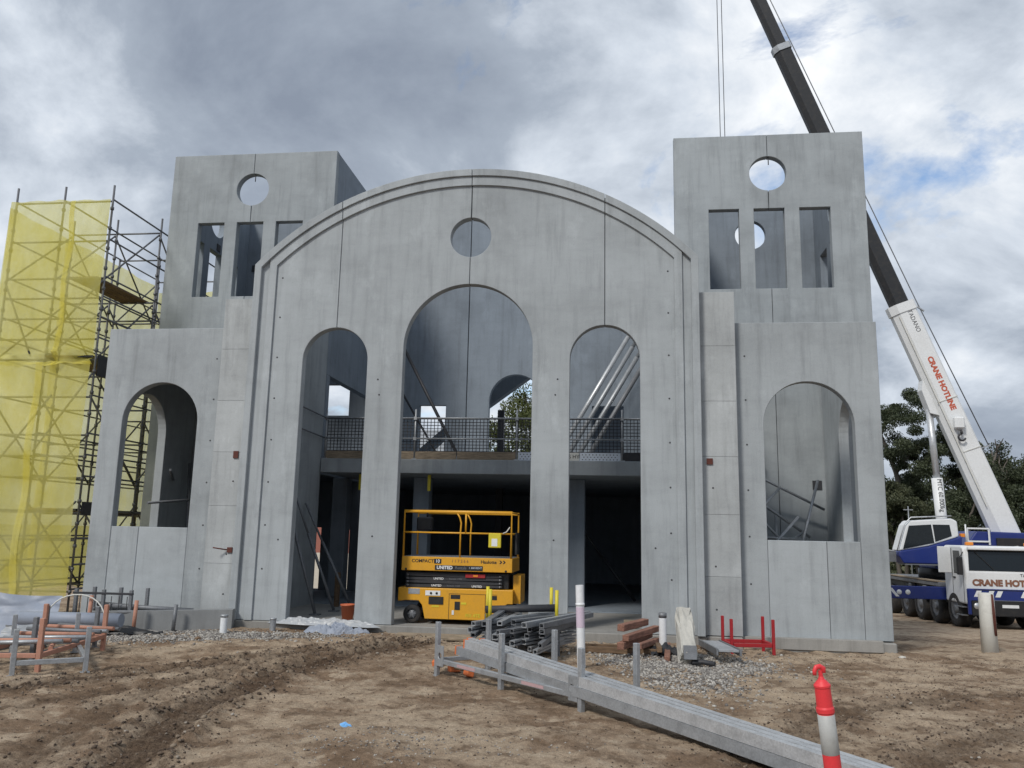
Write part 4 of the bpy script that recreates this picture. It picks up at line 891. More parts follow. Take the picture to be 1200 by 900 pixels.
# purlins: lipped channels lying on it
def purlin(name, p, q, w, h, mat, label, group, cat='beam', flip=1):
    p, q = Vector(p), Vector(q); o = empty(name, label, cat, p, group=group); d = (q-p); L = d.length; u = d.normalized(); sde = u.cross(Vector((0, 0, 1))).normalized(); upv = sde.cross(u); t = 0.012; l = 0.03
    pf = [(-w/2, -h/2), (w/2, -h/2), (w/2, -h/2+l), (w/2-t, -h/2+l), (w/2-t, -h/2+t), (-w/2+t, -h/2+t), (-w/2+t, h/2-t), (w/2-t, h/2-t), (w/2-t, h/2-l), (w/2, h/2-l), (w/2, h/2), (-w/2, h/2)]
    MB().prism(pf, lambda a, b: sde*a*flip+upv*b, lambda a, b: sde*a*flip+upv*b+u*L).build('channel', mat, o)
    return o, sde, upv, u
B0, B1 = Vector((0.74, -4.28, 0.14)), Vector((4.70, -9.0, -0.10))
bd = (B1-B0).normalized(); bs_ = bd.cross(Vector((0, 0, 1))).normalized()   # towards the camera side
for layer in range(2):
    for k in range(3):
        off = -bs_*(0.082*k+0.04)+Vector((0, 0, 0.055+0.106*layer)); jit = 0.18*((k*2+layer*3) % 4)/3
        fan = -bs_*(0.02*layer+0.035*k)
        o, sde, upv, u = purlin('steel_beam', B0+off+bd*jit+fan, B1+off+bd*jit*0.5, 0.072, 0.102, M['galv_light'] if layer else M['galv'],
                     'long galvanised channel beam sloping from the stillage towards the bollard', 'long steel beams on the stillage', flip=-1 if k == 0 else 1)
        MB().prism([(-0.038, -0.0525), (0.038, -0.0525), (0.038, 0.0525), (-0.038, 0.0525)], lambda a, b: sde*a+upv*b+u*-0.002, lambda a, b: sde*a+upv*b+u*0.03).build('painted_end', M['orange_bright'], o)
# second stillage with short sections and yellow posts
s2 = stillage('galvanised stillage heaped with steel offcuts in front of the lift', (0.92, -2.35, gz(1.3, -1.9)), rad(12), 1.05, 0.95, 0.55, M['galv_dark'], False, False, railz=0.12)
for x in (0.0, 1.05):
    for y in (0.15, 0.8): MB().tube((x, y, 0.5), (x, y, 1.0), 0.028).build('stake', M['yellow'], s2)
MB().tube((-0.05, 0.5, 0.66), (1.1, 0.5, 0.70), 0.06, 12).build('roller_bar', M['steel_dark'], s2)
rs_ = random.Random(5)
for k in range(30):
    lay = k//6; x = 0.98+0.2*(k % 6)+rs_.uniform(-0.05, 0.05); y0 = -2.95+rs_.uniform(-0.35, 0.2)+0.06*lay; L = rs_.uniform(1.2, 2.0)
    a = rad(rs_.uniform(55, 85)); z = 0.0+0.085*lay+rs_.uniform(-0.01, 0.02)
    p_ = Vector((x-0.25, y0, z+0.05)); q_ = p_+Vector((math.cos(a)*L, math.sin(a)*L, rs_.uniform(-0.02, 0.1)))
    purlin('steel_offcut', p_, q_, rs_.uniform(0.06, 0.10), rs_.uniform(0.06, 0.09), M[rs_.choice(['galv', 'galv_dark', 'galv_dark', 'galv'])], 'short steel section in the heap on the stillage', 'steel offcuts in the heap', 'offcut', rs_.choice((-1, 1)))
for k in range(5):
    x, y = 0.42+0.13*k+rs_.uniform(-.04, .04), -3.72-0.16*k; z = gz(x, y); a = rs_.uniform(0, 3)
    tag(MB().cbox((-0.08, -0.05, -0.04), (0.08, 0.05, 0.04), 0.012).build('timber_offcut', M['orange_bright' if k % 2 == 0 else 'timber'], None), 'small orange painted packing block by the stillage end', 'block', 'packing blocks by the stillage')
    ob = bpy.context.scene.objects[-1]; ob = [o_ for o_ in bpy.data.objects if o_.name.startswith('timber_offcut')][-1]; ob.location = (x, y, z+0.045+0.06*(k % 2)); ob.rotation_euler = (0.2*(k-2)*0.5, 0, a)
# planks at the doorway
for k, (x0, x1, y, rz_) in enumerate(((-1.0, 1.3, -0.55, 0.02), (-0.6, 1.6, -0.80, -0.04))):
    o = MB().cbox((-(x1-x0)/2, -0.11, 0), ((x1-x0)/2, 0.11, 0.045), 0.006).build('plank', M['ply'])
    tag(o, ('long pale plank on the ground just outside the middle doorway', 'second pale plank lying in front of the doorway plank')[k], 'plank'); o.location = ((x0+x1)/2, y, gz((x0+x1)/2, y)+0.015); o.rotation_euler = (0, 0, rz_)
# standpipes
def pipe(label, x, y, h, r, mat, lean=(0, 0), collar=True, cap=None, coll_h=0.75):
    z = gz(x, y)-0.05; o = empty('standpipe', label, 'pipe', (x, y, z)); q_ = Vector((lean[0], lean[1], h+0.05))
    MB().lathe((0, 0, 0), [(r, 0), (r, 0.001)], 4)
    me_ = MB().tube((0, 0, 0), q_, r, 18, cap=False); me_.tube(q_*0.2, q_*0.999, r*0.86, 18, cap=False); me_.build('pipe', mat, o)
    if collar: MB().tube(q_*coll_h, q_*(coll_h+0.03), r*1.1, 18).build('coupling', mat, o)
    if cap: MB().tube(q_*0.90, q_*1.02, r*1.08, 18).build('cap', cap, o)
    return o
p1 = pipe('tall white plastic standpipe beside the long steel beams', 2.36, -3.3, 1.13, 0.058, M['pvc'], (-0.035, 0.0), True, None, 0.76)
MB().tube((-0.018, 0, 0.60), (-0.0265, 0, 0.88), 0.0595, 18, cap=False).build('mauve_sleeve', M['pvc_mauve'], p1)
pipe('short white pipe with dark cap near the timber pile', 3.6, -1.15, 0.60, 0.062, M['pvc'], (0.0, 0.0), False, M['galv_dark'])
pipe('short white pipe stub at the end of the kerb beam', -4.05, -0.95, 0.34, 0.062, M['pvc'], (0, 0), False, M['galv'])
pipe('small grey pipe stub left of the left doorway', -3.35, -0.45, 0.20, 0.055, M['galv'], (0, 0), False, M['galv'])
z = gz(9.75, 1.6); o = empty('marker_post', 'white concrete post with a rope hanging on it in front of the crane', 'post', (9.75, 1.6, z-0.1))
MB().lathe((0, 0, 0), [(0.0001, 0.0), (0.145, 0.0), (0.132, 1.16), (0.115, 1.185), (0.0001, 1.185)], 20).build('post_body', M['white_dirty'], o)
MB().path([(0.05, -0.135, 1.17), (0.045, -0.142, 0.8), (0.055, -0.145, 0.45), (0.07, -0.142, 0.42), (0.075, -0.135, 0.8), (0.06, -0.13, 1.16)], 0.014).build('rope', M['plate'], o)
# timber pile
tz = gz(3.0, -1.6)
TB = [(2.9, -1.35, 0.05, 1.3, 0.10, 0.10, 'timber', 3), (2.95, -1.75, 0.05, 1.35, 0.12, 0.11, 'timber', -4), (3.15, -1.55, 0.20, 1.1, 0.13, 0.13, 'timber_red', 70), (3.35, -1.6, 0.16, 1.0, 0.1, 0.1, 'timber_red', 78), (3.25, -1.5, 0.30, 1.1, 0.12, 0.11, 'timber_red', 74), (3.5, -1.75, 0.12, 0.9, 0.09, 0.1, 'timber', 85), (3.12, -1.45, 0.42, 0.9, 0.13, 0.12, 'timber_red', 68), (3.63, -1.85, 0.06, 0.9, 0.10, 0.12, 'timber_red', 88)]
TL = ['brown timber baulk lowest at the back of the timber pile', 'brown timber baulk lowest at the front of the timber pile', 'red timber at the left of the pile lying across the baulks', 'thin red timber in the middle of the timber pile', 'red timber second from the top of the pile', 'brown timber near the right end of the pile', 'red timber lying on the very top of the pile', 'upright ended red timber at the right end of the pile']
for k, ((x, y, z, L, w, h, mt_, a), lb) in enumerate(zip(TB, TL)):
    L *= 1.0 if mt_ == 'timber' else 1.3; w *= 0.88; h *= 0.86
    o = MB().cbox((-L/2, -w/2, -h/2), (L/2, w/2, h/2), 0.008).build('timber_baulk', M[mt_]); tag(o, lb, 'timber', 'timber pile'); o.location = (x, y, tz+z+0.01); o.rotation_euler = (rad((k*37) % 9-4), rad((k*53) % 7-3) if k > 1 else 0, rad(a-((k*29) % 13-6 if k > 1 else 0)))
o = MB().cbox((-0.11, -0.11, 0), (0.11, 0.11, 0.14), 0.01).build('timber_block', M['ply']); tag(o, 'small timber block on the sill of the right doorway', 'block'); o.location = (3.1, 0.9, 0.0)
# broken concrete post
bm = bmesh.new(); bmesh.ops.create_cube(bm, size=1); bmesh.ops.subdivide_edges(bm, edges=bm.edges[:], cuts=5, use_grid_fill=True)
for v in bm.verts:
    t_ = v.co.z+0.5; rough = 0.05*(0.25+1.2*max(0, t_-0.25)*(v.co.y < 0))
    n_ = Vector((float(fbm(np.array([v.co.x*5+3]), np.array([v.co.z*7+v.co.y*5]), 1.3, 2)[0]), float(fbm(np.array([v.co.z*6]), np.array([v.co.x*6+9]), 1.3, 2)[0]), float(fbm(np.array([v.co.y*6+5]), np.array([v.co.x*6]), 1.3, 2)[0])))
    v.co = Vector((v.co.x*0.24, v.co.y*0.22, v.co.z*0.95))+n_*rough*2.2
bmesh.ops.bevel(bm, geom=[e for e in bm.edges if e.calc_face_angle(0) > 1.2], offset=0.012, segments=1, affect='EDGES')
me_ = bpy.data.meshes.new('concrete_post'); bm.to_mesh(me_); bm.free()
M['conc_old'] = concrete('old_concrete', (0.47, 0.46, 0.42), 0.5, 1.15)
bc = empty('concrete_post', 'broken pale concrete post leaning beside the metal ramp', 'concrete post', (3.83, -2.35, gz(3.83, -2.6)))
o = link_mesh('post_body', me_, M['conc_old'], bc); o.location = (0.05, 0.12, 0.38); o.rotation_euler = (rad(-52), rad(8), rad(6))
bp_ = MB().cbox((-0.10, -0.10, 0.0), (0.09, 0.10, 0.02), 0.004).build('steel_shoe', M['galv_dark'], bc); bp_.location = (0.08, -0.30, 0.19); bp_.rotation_euler = (rad(76), 0, rad(5))
MB().path([(0.1, -0.28, 0.05), (0.25, -0.25, 0.06), (0.42, -0.35, 0.05)], 0.035).build('strap', M['steel_dark'], bc)
# black plastic offcuts
for k, (x, y, lb) in enumerate(((3.62, -1.75, 'crumpled black plastic behind the broken concrete post'), (-5.95, -1.12, 'black plastic sheeting under the kerb beam'))):
    mb = MB(); n_ = 16; sx_, sy_ = ((0.5, 0.45), (1.7, 0.22))[k]
    vs = [(sx_*(i/n_-0.5), sy_*(j/n_-0.5), 0.06+0.16*float(fbm(np.array([i*0.5+k*7]), np.array([j*0.5]), 0.8, 3)[0])+0.10*math.exp(-((i/n_-0.5)**2+(j/n_-0.5)**2)*12)) for i in range(n_+1) for j in range(n_+1)]
    fs = [(i*(n_+1)+j, (i+1)*(n_+1)+j, (i+1)*(n_+1)+j+1, i*(n_+1)+j+1) for i in range(n_) for j in range(n_)]
    mb.add(vs, fs, True); o = mb.build('plastic_sheet', M['plastic_black']); tag(o, lb, 'plastic sheet'); o.location = (x, y, gz(x, y))
# metal ramp
rp = empty('metal_ramp', 'ribbed steel ramp lying on the ground before the right pier', 'ramp', (4.42, -0.35, gz(4.4, -0.6)+0.05), rot=(rad(-3), rad(0), rad(2)))
for x in (-0.16, 0.18): MB().cbox((x-0.015, -2.0, 0.0), (x+0.015, 0.0, 0.10), 0.004).build('side_channel', M['galv_dark'], rp)
for k in range(19): y = -0.05-k*0.105; MB().cbox((-0.142, y-0.028, 0.05), (0.163, y+0.028, 0.085), 0.004).build('tread_bar', M['galv'], rp)
# red frame
zf = gz(5.1, -0.5); rf = stillage('empty red steel stillage frame against the right wing', (4.75, -0.75, zf), rad(8), 0.70, 0.55, 0.62, M['red'], False, False, railz=0.2, pw=0.024); rf.location.z -= 0.03
# bollard
bo = empty('safety_bollard', 'red plastic T-top bollard with grey reflective band leaning in the foreground', 'bollard', (4.03, -10.5, gz(4.03, -10.5)+0.075), rot=(rad(2), rad(-7.0), rad(20)))
MB().lathe((0, 0, 0), [(0.0001, 0.0), (0.20, 0.0), (0.20, 0.05), (0.17, 0.08), (0.0001, 0.085)], 28).build('base', M['rubber'], bo)
MB().lathe((0, 0, 0), [(0.075, 0.07), (0.062, 0.10), (0.058, 0.70), (0.056, 0.905), (0.0, 0.91)], 40).build('stem', M['bollard'], bo)
MB().lathe((0, 0, 0), [(0.0575, 0.700), (0.0592, 0.701), (0.0575, 0.904), (0.0555, 0.9045)], 40).build('reflective_band', M['refl'], bo)
MB().lathe((0, 0, 0), [(0.054, 0.905), (0.061, 0.915), (0.061, 0.935), (0.055, 0.945), (0.053, 1.04), (0.057, 1.045), (0.057, 1.055), (0.035, 1.075), (0.022, 1.085), (0.015, 1.10), (0.015, 1.13), (0.0001, 1.13)], 40, smooth=False).build('cap', M['bollard'], bo)
MB().path([(0.026, 0, 1.115), (0.028, 0, 1.135), (0.0, 0, 1.15), (-0.03, 0, 1.148), (-0.046, 0, 1.13), (-0.048, 0, 1.11)], 0.0135, 12).build('handle', M['bollard'], bo)
for o_ in bo.children: o_.scale = (0.77, 0.77, 1.0)
# bucket, plastic and rubble in the left doorway
bk = empty('bucket', 'orange plastic bucket at the edge of the left doorway', 'bucket', (-2.28, 0.55, 0.0))
MB().lathe((0, 0, 0), [(0.0001, 0.004), (0.10, 0.0), (0.135, 0.27), (0.145, 0.27), (0.145, 0.30), (0.130, 0.30), (0.097, 0.015), (0.0001, 0.015)], 24).build('bucket_body', M['bucket'], bk)
MB().path([(0.14*math.cos(t_), -0.02-0.04*math.sin(t_), 0.29-0.10*math.sin(t_)) for t_ in np.linspace(0, math.pi, 9)], 0.004, 6).build('handle', M['galv'], bk)
def crumple(name, label, cat, c, sx_, sy_, h, mat, seed, n_=34, rz_=0.0):
    vs = []
    for i in range(n_+1):
        for j in range(n_+1):
            u, v = i/n_-0.5, j/n_-0.5; e = max(0, 1-(abs(u)*2)**4)*max(0, 1-(abs(v)*2)**4)
            z = h*e*(0.55+1.5*float(fbm(np.array([u*3+seed]), np.array([v*3+2]), 1.5, 3, 0.6)[0])+1.4*abs(float(fbm(np.array([u*14+seed]), np.array([v*9]), 1.2, 2)[0])))
            vs.append((sx_*u*(1+0.15*math.sin(v*7+seed)), sy_*v*(1+0.2*math.sin(u*9+seed)), z-0.012*(1-e)))
    fs = [(i*(n_+1)+j, (i+1)*(n_+1)+j, (i+1)*(n_+1)+j+1, i*(n_+1)+j+1) for i in range(n_) for j in range(n_)]
    o = MB().add(vs, fs, False).build(name, mat); tag(o, label, cat); o.location = c; o.rotation_euler = (0, 0, rz_); return o
crumple('plastic_wrap', 'crumpled pale plastic wrap lying across the left doorway sill', 'plastic', (-2.55, 0.02, -0.02), 2.0, 0.42, 0.10, M['poly'], 3, n_=60, rz_=-0.06)
crumple('rubble_bag', 'grey crumpled sack of rubble in front of the left doorway', 'sack', (-2.15, -0.42, gz(-2.15, -0.42)+0.0), 1.15, 0.42, 0.17, M['conc_old2'] if 'conc_old2' in M else M['membrane'], 8)
# litter
o = crumple('litter', 'scrap of blue plastic litter on the dirt', 'litter', (0.37, -7.62, gz(0.37, -7.62)+0.01), 0.12, 0.05, 0.03, M['decal_blue'], 2, 8)
# stones that can be picked out
for k, (x, y, r, lb) in enumerate(((4.75, -8.0, 0.06, 'pale stone on the dirt to the right of the bollard'), (5.6, -8.3, 0.035, 'small pale stone at the far right of the yard'), (7.6, -0.25, 0.05, 'pale stone at the corner of the right wing footing'), (-4.0, -1.95, 0.06, 'tan brick fragment in the gravel by the kerb beam'))):
    v_ = ICO_V*(1+0.4*(RNG.random((len(ICO_V), 1))-0.5))*np.array([1.3, 1.0, 0.75])*r
    o = MB().add(v_, ICO_F).build('stone', M['conc_old'] if k < 3 else M['timber']); tag(o, lb, 'stone'); o.location = (x, y, gz(x, y)+r*0.4)
# kerb beam
M['kerb'] = concrete('kerb_concrete', (0.22, 0.23, 0.235))
kb = empty('kerb_beam', 'grey concrete kerb beam on the ground before the left wing', 'kerb beam', (-4.2, -0.32, 0.05), math.atan2(-0.70, -2.6))
MB().prism([(0.0, 0.16), (2.55, 0.10), (2.85, -0.40), (0.0, -0.20)], lambda u, v: (u, 0.0, v), lambda u, v: (u, -0.28, v)).build('beam_body', M['kerb'], kb)
# left clutter
stl = stillage('faded orange stillage frame at the left edge of the yard', (-4.42, -5.27, gz(-4.4, -5.2)-0.02), rad(101), 1.98, 0.88, 0.68, M['orange'], False, False, railz=0.22)
for k in range(2): MB().tube((0.05+0.3*k, 0.03, 0.26), (1.8, 0.85-0.3*k, 0.30), 0.03).build('brace', M['orange'], stl)
stillage('galvanised stillage frame with tall posts nearest the camera at left', (-4.46, -5.68, gz(-4.4, -5.6)-0.02), rad(38), 0.80, 1.9, 0.56, M['galv'], False, False, railz=0.16)
stillage('galvanised stillage frame behind the orange stillage', (-5.0, -4.6, gz(-5.0, -4.4)-0.02), rad(95), 1.6, 0.8, 0.62, M['galv_dark'], False, False, railz=0.12)
for k in range(9):
    y = -5.0+0.24*k; mt_ = M[('galv', 'orange', 'galv_dark')[k % 3]]
    o = MB().tube((-0.6, 0, 0), (0.6, 0, 0), 0.028, 10).build('steel_tube', mt_); tag(o, 'loose scaffold tube lying across the orange stillage', 'tube', 'tubes on the orange stillage')
    o.location = (-4.98-0.03*k, y, gz(-4.8, y)+0.295+0.02*(k % 2)); o.rotation_euler = (0, rad(-2+k % 3), rad(12-3*k))
ds = stillage('dark stillage with mesh sides against the left wing', (-7.05, -0.75, gz(-6.6, -0.6)-0.02), rad(3), 1.05, 0.6, 0.78, M['galv_dark'], True, False, railz=0.2)
for k in range(7): MB().tube((0.08+0.15*k, 0.0, 0.24), (0.08+0.15*k, 0.0, 0.66), 0.008, 6).build('mesh_bar', M['steel_dark'], ds)
MB().cbox((-0.05, -0.04, 0.69), (1.1, 0.0, 0.73), 0.005).build('top_rail', M['steel_dark'], ds)
for k in range(8):
    x0 = -6.3+0.12*k; o = MB().tube((-0.75, 0, 0), (0.75, 0, 0), 0.03+0.006*(k % 3), 10).build('steel_tube', M['galv_dark' if k % 2 else 'steel_dark']); tag(o, 'dark tube heaped behind the kerb beam', 'tube', 'tubes heaped behind the kerb beam')
    o.location = (x0, -0.35-0.03*k, gz(-6, -0.4)+0.28+0.06*(k % 3)); o.rotation_euler = (0, rad(3*(k % 3)-3), rad(-6+4*k))
for k, (x, y, h) in enumerate(((-5.75, -0.95, 0.62), (-6.5, -1.15, 0.72), (-5.1, -0.75, 0.5))):
    o = MB().tube((0, 0, 0), (0.02, 0, h), 0.035, 10).build('stake', M['orange' if k < 2 else 'galv_dark']); tag(o, ('upright orange tube standing in front of the dark stillage', 'taller upright orange tube at the left end of the kerb beam', 'upright dark tube behind the kerb beam')[k], 'tube'); o.location = (x, y, gz(x, y)-0.02)
# membrane sheets
def drape(label, c, w, h, mat, seed, rz_, lean=0.5):
    vs = []; n_ = 26
    for i in range(n_+1):
        for j in range(n_+1):
            u, v = i/n_, j/n_; fo = 0.10*math.sin(u*9+seed)*v+0.12*float(fbm(np.array([u*4+seed]), np.array([v*4]), 1.2, 3)[0])
            vs.append((w*(u-0.5), -lean*(1-v)**1.5+fo, h*v*(1-0.16*u+0.05*math.sin(u*6+seed))))
    fs = [(i*(n_+1)+j, (i+1)*(n_+1)+j, (i+1)*(n_+1)+j+1, i*(n_+1)+j+1) for i in range(n_) for j in range(n_)]
    o = MB().add(vs, fs, True).build('membrane_sheet', mat); tag(o, label, 'sheet'); o.location = c; o.rotation_euler = (0, 0, rz_); return o
drape('blue grey membrane sheet draped at the foot of the scaffold', (-8.05, -1.1, gz(-7.7, -1.4)), 1.9, 0.74, M['membrane'], 1, 0.1)
drape('white plastic sheet sagging below the grey membrane', (-6.9, -1.9, gz(-6.9, -2.0)), 1.0, 0.26, M['poly'], 4, 0.2, 0.5)
o = MB().tube((-0.9, 0, 0), (0.9, 0, 0.0), 0.12, 14).build('rolled_membrane', M['membrane']); tag(o, 'roll of grey membrane lying behind the orange stillage', 'roll'); o.location = (-6.6, -1.5, gz(-6.6, -1.5)+0.30); o.rotation_euler = (0, 0, rad(5))
o = MB().path([(0.55*math.cos(t_), 0.1*math.sin(t_*2), 0.62*math.sin(t_)) for t_ in np.linspace(0, math.pi, 18)], 0.012, 8).build('hose', M['white_dirty']); tag(o, 'thin white hose looping up beside the membrane sheet', 'hose'); o.location = (-6.65, -1.3, gz(-6.6, -1.3)+0.08)
# timber props and cables inside under the slab
o = MB().cbox((-0.05, -0.05, 0), (0.05, 0.05, 0.75), 0.006).build('timber_stud', M['timber']); tag(o, 'short timber stud standing in the dark left doorway', 'timber'); o.location = (-3.4, 3.2, 0.0)
for k, x in enumerate((-3.30, -1.60)):
    o = MB().cbox((-0.035, -0.03, 0), (0.035, 0.03, 0.38), 0.004).build('slab_marker', M['yellow']); tag(o, ('yellow strip hanging under the slab in the left doorway', 'yellow strip hanging under the slab in the middle doorway')[k], 'strip'); o.location = (x, 4.2, 2.66)
# ------------------------------------------------------------------ trees and background
def leafmat(name, c0, c1):
    mt, nt, b = newmat(name); a_ = N(nt, 'ShaderNodeAttribute', attribute_name='tone')
    c = ramp(nt, a_.outputs['Fac'], [(0.0, c0), (1.0, c1)]); nt.links.new(c, b.inputs['Base Color']); b.inputs['Roughness'].default_value = 0.6
    tr = N(nt, 'ShaderNodeBsdfTranslucent'); nt.links.new(c, tr.inputs[0]); ms = N(nt, 'ShaderNodeMixShader'); ms.inputs[0].default_value = 0.25
    nt.links.new(b.outputs[0], ms.inputs[1]); nt.links.new(tr.outputs[0], ms.inputs[2]); nt.links.new(ms.outputs[0], nt.nodes['Material Output'].inputs['Surface']); return mt
M['leaf_dark'] = leafmat('dark_gum_leaves', (0.022, 0.034, 0.016), (0.095, 0.115, 0.06))
M['leaf_olive'] = leafmat('olive_gum_leaves', (0.035, 0.048, 0.022), (0.14, 0.15, 0.08))
M['leaf_pine'] = leafmat('pine_foliage', (0.045, 0.06, 0.014), (0.13, 0.15, 0.04))
M['bark'] = painted('grey_bark', (0.12, 0.105, 0.09), 0.9, wear=0.6, scale=3)
def tree(name, label, x, y, h, spread, trunk_h, leaf, seed, leaves=9000, lsize=0.22, clumps=60, group=None, rounder=0.5):
    r_ = np.random.default_rng(seed); pr_ = random.Random(seed); z0 = float(gbase(np.array([x]), np.array([y]))[0])-0.1
    o = empty(name, label, 'tree', (x, y, z0), group=group)
    mb = MB(); tips = []
    n_st = pr_.choice((1, 2, 3))
    def limb(p, d, L, r, lev):
        q = p; segs = 4
        for k in range(segs):
            d = (d+Vector((pr_.uniform(-.22, .22), pr_.uniform(-.22, .22), pr_.uniform(-.05, .16)))).normalized(); q2 = q+d*(L/segs)
            mb.tube(q, q2, r*(1-0.16*k), 6, r*(1-0.16*(k+1)), cap=False); q = q2
            if lev > 0 and k >= 1:
                for _ in range(pr_.choice((1, 2))):
                    a = pr_.uniform(0, 6.283); dd = (d*0.65+Vector((math.cos(a), math.sin(a), 0.35))*0.75).normalized(); limb(q, dd, min(L*pr_.uniform(.42, .62), spread*pr_.uniform(0.5, 0.95)), r*0.5, lev-1)
        tips.append(q)
    for s in range(n_st):
        a = pr_.uniform(0, 6.283); limb(Vector((0.25*s*math.cos(a), 0.25*s*math.sin(a), 0)), Vector((0.12*math.cos(a)*(n_st > 1), 0.12*math.sin(a)*(n_st > 1), 1)), h*0.80, 0.018*h+0.05, 2)
    mb.build('trunk', M['bark'], o)
    T = np.array([t[:] for t in tips if t.z > trunk_h*0.9 and math.hypot(t.x, t.y) < spread*1.15])
    if len(T) < 4: T = np.array([t[:] for t in tips])
    # clump centres: around branch tips plus a loose shell
    ext = r_.normal(size=(clumps, 3)); ext /= np.linalg.norm(ext, axis=1)[:, None]; ext *= (0.55+0.45*r_.random((clumps, 1))**rounder)
    ext = ext*np.array([spread, spread, (h-trunk_h)/2])+np.array([0, 0, (h+trunk_h)/2])
    Cc = np.concatenate([T[r_.permutation(len(T))[:clumps]], ext]); cr_ = (0.10+0.13*r_.random(len(Cc)))*spread*1.5
    Cc = Cc[Cc[:, 2] > trunk_h*0.75]; cr_ = cr_[:len(Cc)]
    per = max(20, leaves//len(Cc)); n = per*len(Cc); ci = np.repeat(np.arange(len(Cc)), per)
    dv = r_.normal(size=(n, 3)); dv /= np.linalg.norm(dv, axis=1)[:, None]; dv *= r_.random((n, 1))**0.45
    P = Cc[ci]+dv*cr_[ci][:, None]*np.array([1.15, 1.15, 0.8])
    e1 = r_.normal(size=(n, 3)); e1[:, 2] -= 0.5; e1 /= np.linalg.norm(e1, axis=1)[:, None]; e2 = np.cross(e1, r_.normal(size=(n, 3))); e2 /= np.linalg.norm(e2, axis=1)[:, None]
    s_ = lsize*(0.6+0.8*r_.random((n, 1))); w_ = s_*0.42
    V = np.stack([P-e1*s_, P+e2*w_, P+e1*s_, P-e2*w_], 1).reshape(-1, 3).astype(np.float32)
    tone = np.clip(0.45+0.35*dv[:, 2]+0.3*(r_.random(n)-0.5)+0.25*(r_.random(len(Cc))[ci]-0.5), 0, 1)
    tone = np.clip(0.5+0.45*(r_.random(n)-0.5)+0.5*(r_.random(len(Cc))[ci]-0.5), 0, 1)
    F = np.arange(4*n, dtype=np.int32); me_ = bpy.data.meshes.new('crown'); me_.vertices.add(4*n); me_.vertices.foreach_set('co', V.ravel()); me_.loops.add(4*n); me_.polygons.add(n)
    me_.loops.foreach_set('vertex_index', F); me_.polygons.foreach_set('loop_start', np.arange(n, dtype=np.int32)*4)
    t_ = me_.attributes.new('tone', 'FLOAT', 'POINT'); t_.data.foreach_set('value', np.repeat(tone, 4).astype(np.float32)); me_.update(calc_edges=True)
    link_mesh('crown', me_, leaf, o); return o
G_ = 'gum trees behind the crane'
tree('gum_tree', 'tall gum tree with dark domed crown left of the crane boom', 22.4, 41.0, 13.6, 2.1, 7.0, M['leaf_dark'], 3, 36000, 0.075, 34, G_)
tree('gum_tree', 'slim gum tree right beside the boom cylinder', 24.9, 43.5, 11.0, 1.9, 4.2, M['leaf_olive'], 14, 30000, 0.075, 32, G_)
tree('gum_tree', 'bushy dark tree low behind the crane operator cab', 23.8, 38.0, 6.0, 2.6, 0.8, M['leaf_dark'], 21, 42000, 0.08, 50, G_)
tree('gum_tree', 'bushy tree behind the lower part of the boom', 27.6, 42.0, 8.4, 2.8, 1.0, M['leaf_dark'], 33, 46000, 0.08, 50, G_)
tree('gum_tree', 'olive gum tree to the right of the boom', 31.0, 44.0, 9.6, 2.6, 1.6, M['leaf_olive'], 41, 42000, 0.085, 44, G_)
tree('gum_tree', 'broad gum tree at the right edge behind the crane', 34.6, 43.0, 9.4, 2.9, 1.4, M['leaf_dark'], 52, 46000, 0.085, 50, G_)
tree('gum_tree', 'small tree hugging the edge of the right wing', 20.6, 39.5, 7.0, 1.8, 1.4, M['leaf_olive'], 63, 34000, 0.08, 40, G_)
tree('gum_tree', 'dark tree filling the gap under the boom cylinder', 29.0, 52.0, 7.0, 4.6, 0.2, M['leaf_dark'], 77, 26000, 0.16, 50, G_)
tree('gum_tree', 'dark tree farthest back beyond the crane cab', 23.5, 54.0, 6.6, 5.0, 0.2, M['leaf_dark'], 78, 26000, 0.16, 50, G_)
tree('gum_tree', 'low dark tree beyond the right edge of the crane', 37.0, 52.0, 7.5, 5.0, 0.2, M['leaf_dark'], 79, 22000, 0.16, 50, G_)
tree('pine_tree', 'dense green pine seen through the rear arch of the church', -3.6, 40.0, 11.4, 3.6, 3.0, M['leaf_pine'], 90, 50000, 0.09, 70)
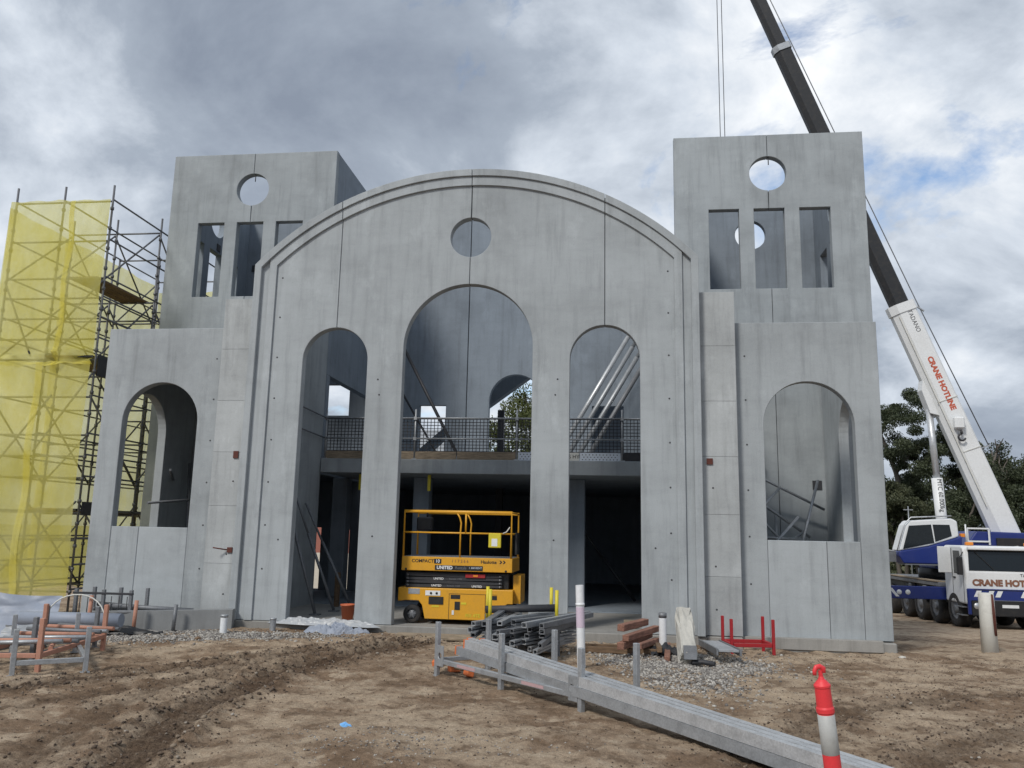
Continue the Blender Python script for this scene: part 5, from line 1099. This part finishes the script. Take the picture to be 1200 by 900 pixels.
# lamp pole beyond the crane
lp = empty('utility_pole', 'thin grey pole in front of the trees by the crane', 'pole', (19.2, 34.0, float(gbase(np.array([19.2]), np.array([34.0]))[0])))
MB().tube((0, 0, 0), (0, 0, 5.2), 0.045, 8, 0.03).build('pole_shaft', M['galv'], lp); MB().bar((-0.25, 0, 5.0), (0.25, 0, 5.0), 0.04, 0.05).build('cross_arm', M['galv'], lp)
# neighbouring house seen through the openings
hx, hy = -11.0, 27.0; hz = float(gbase(np.array([hx]), np.array([hy]))[0])
hs = empty('neighbour_house', 'red brick house with grey roof glimpsed behind the church', 'house', (hx, hy, hz))
plate('wall', rect(-5.0, 5.0, 0, 6.6), [rect(-3.6, -2.2, 3.9, 5.4), rect(0.6, 2.2, 3.9, 5.4), rect(0.2, 1.2, 0.0, 2.1), rect(2.6, 3.6, 0.9, 2.1)], 0.25, lambda u, v, w: (u, w, v), M['brick'], hs)
for s in (-1, 1): MB().bb((s*4.76, 0.26, 0), (s*5.0, 8.0, 6.6)).build('wall', M['brick'], hs)
MB().bb((-4.75, 7.75, 0), (4.75, 8.0, 6.6)).build('wall', M['brick'], hs)
for (x0, x1, z0, z1) in ((-3.6, -2.2, 3.9, 5.4), (0.6, 2.2, 3.9, 5.4), (2.6, 3.6, 0.9, 2.1)):
    w_ = MB().bb((x0+0.02, 0.1, z0+0.02), (x1-0.02, 0.16, z1-0.02)).build('window', M['white'], hs); MB().bb((x0+0.09, 0.085, z0+0.09), (x1-0.09, 0.099, z1-0.09)).build('pane', M['glass'], w_)
MB().bb((0.22, 0.1, 0.0), (1.18, 0.16, 2.08)).build('door', M['white'], hs)
MB().prism([(-0.6, 6.45), (4.0, 8.6), (8.6, 6.45), (8.6, 6.65), (4.0, 8.85), (-0.6, 6.65)], lambda u, v: (-5.5, u, v), lambda u, v: (5.5, u, v)).build('roof', M['roof'], hs)
fz_ = float(gbase(np.array([0]), np.array([22.0]))[0])
fn = empty('metal_fence', 'pale sheet metal fence glimpsed behind the church', 'fence', (-2.0, 22.0, fz_))
for k in range(9): MB().cbox((-10+2.35*k, 0, 0.05), (-10+2.35*k+2.3, 0.04, 1.85), 0.005).build('fence_panel', M['render'], fn)
for k in range(10): MB().cbox((-10.06+2.35*k, -0.03, 0), (-9.99+2.35*k, 0.07, 1.95), 0.005).build('fence_post', M['galv'], fn)
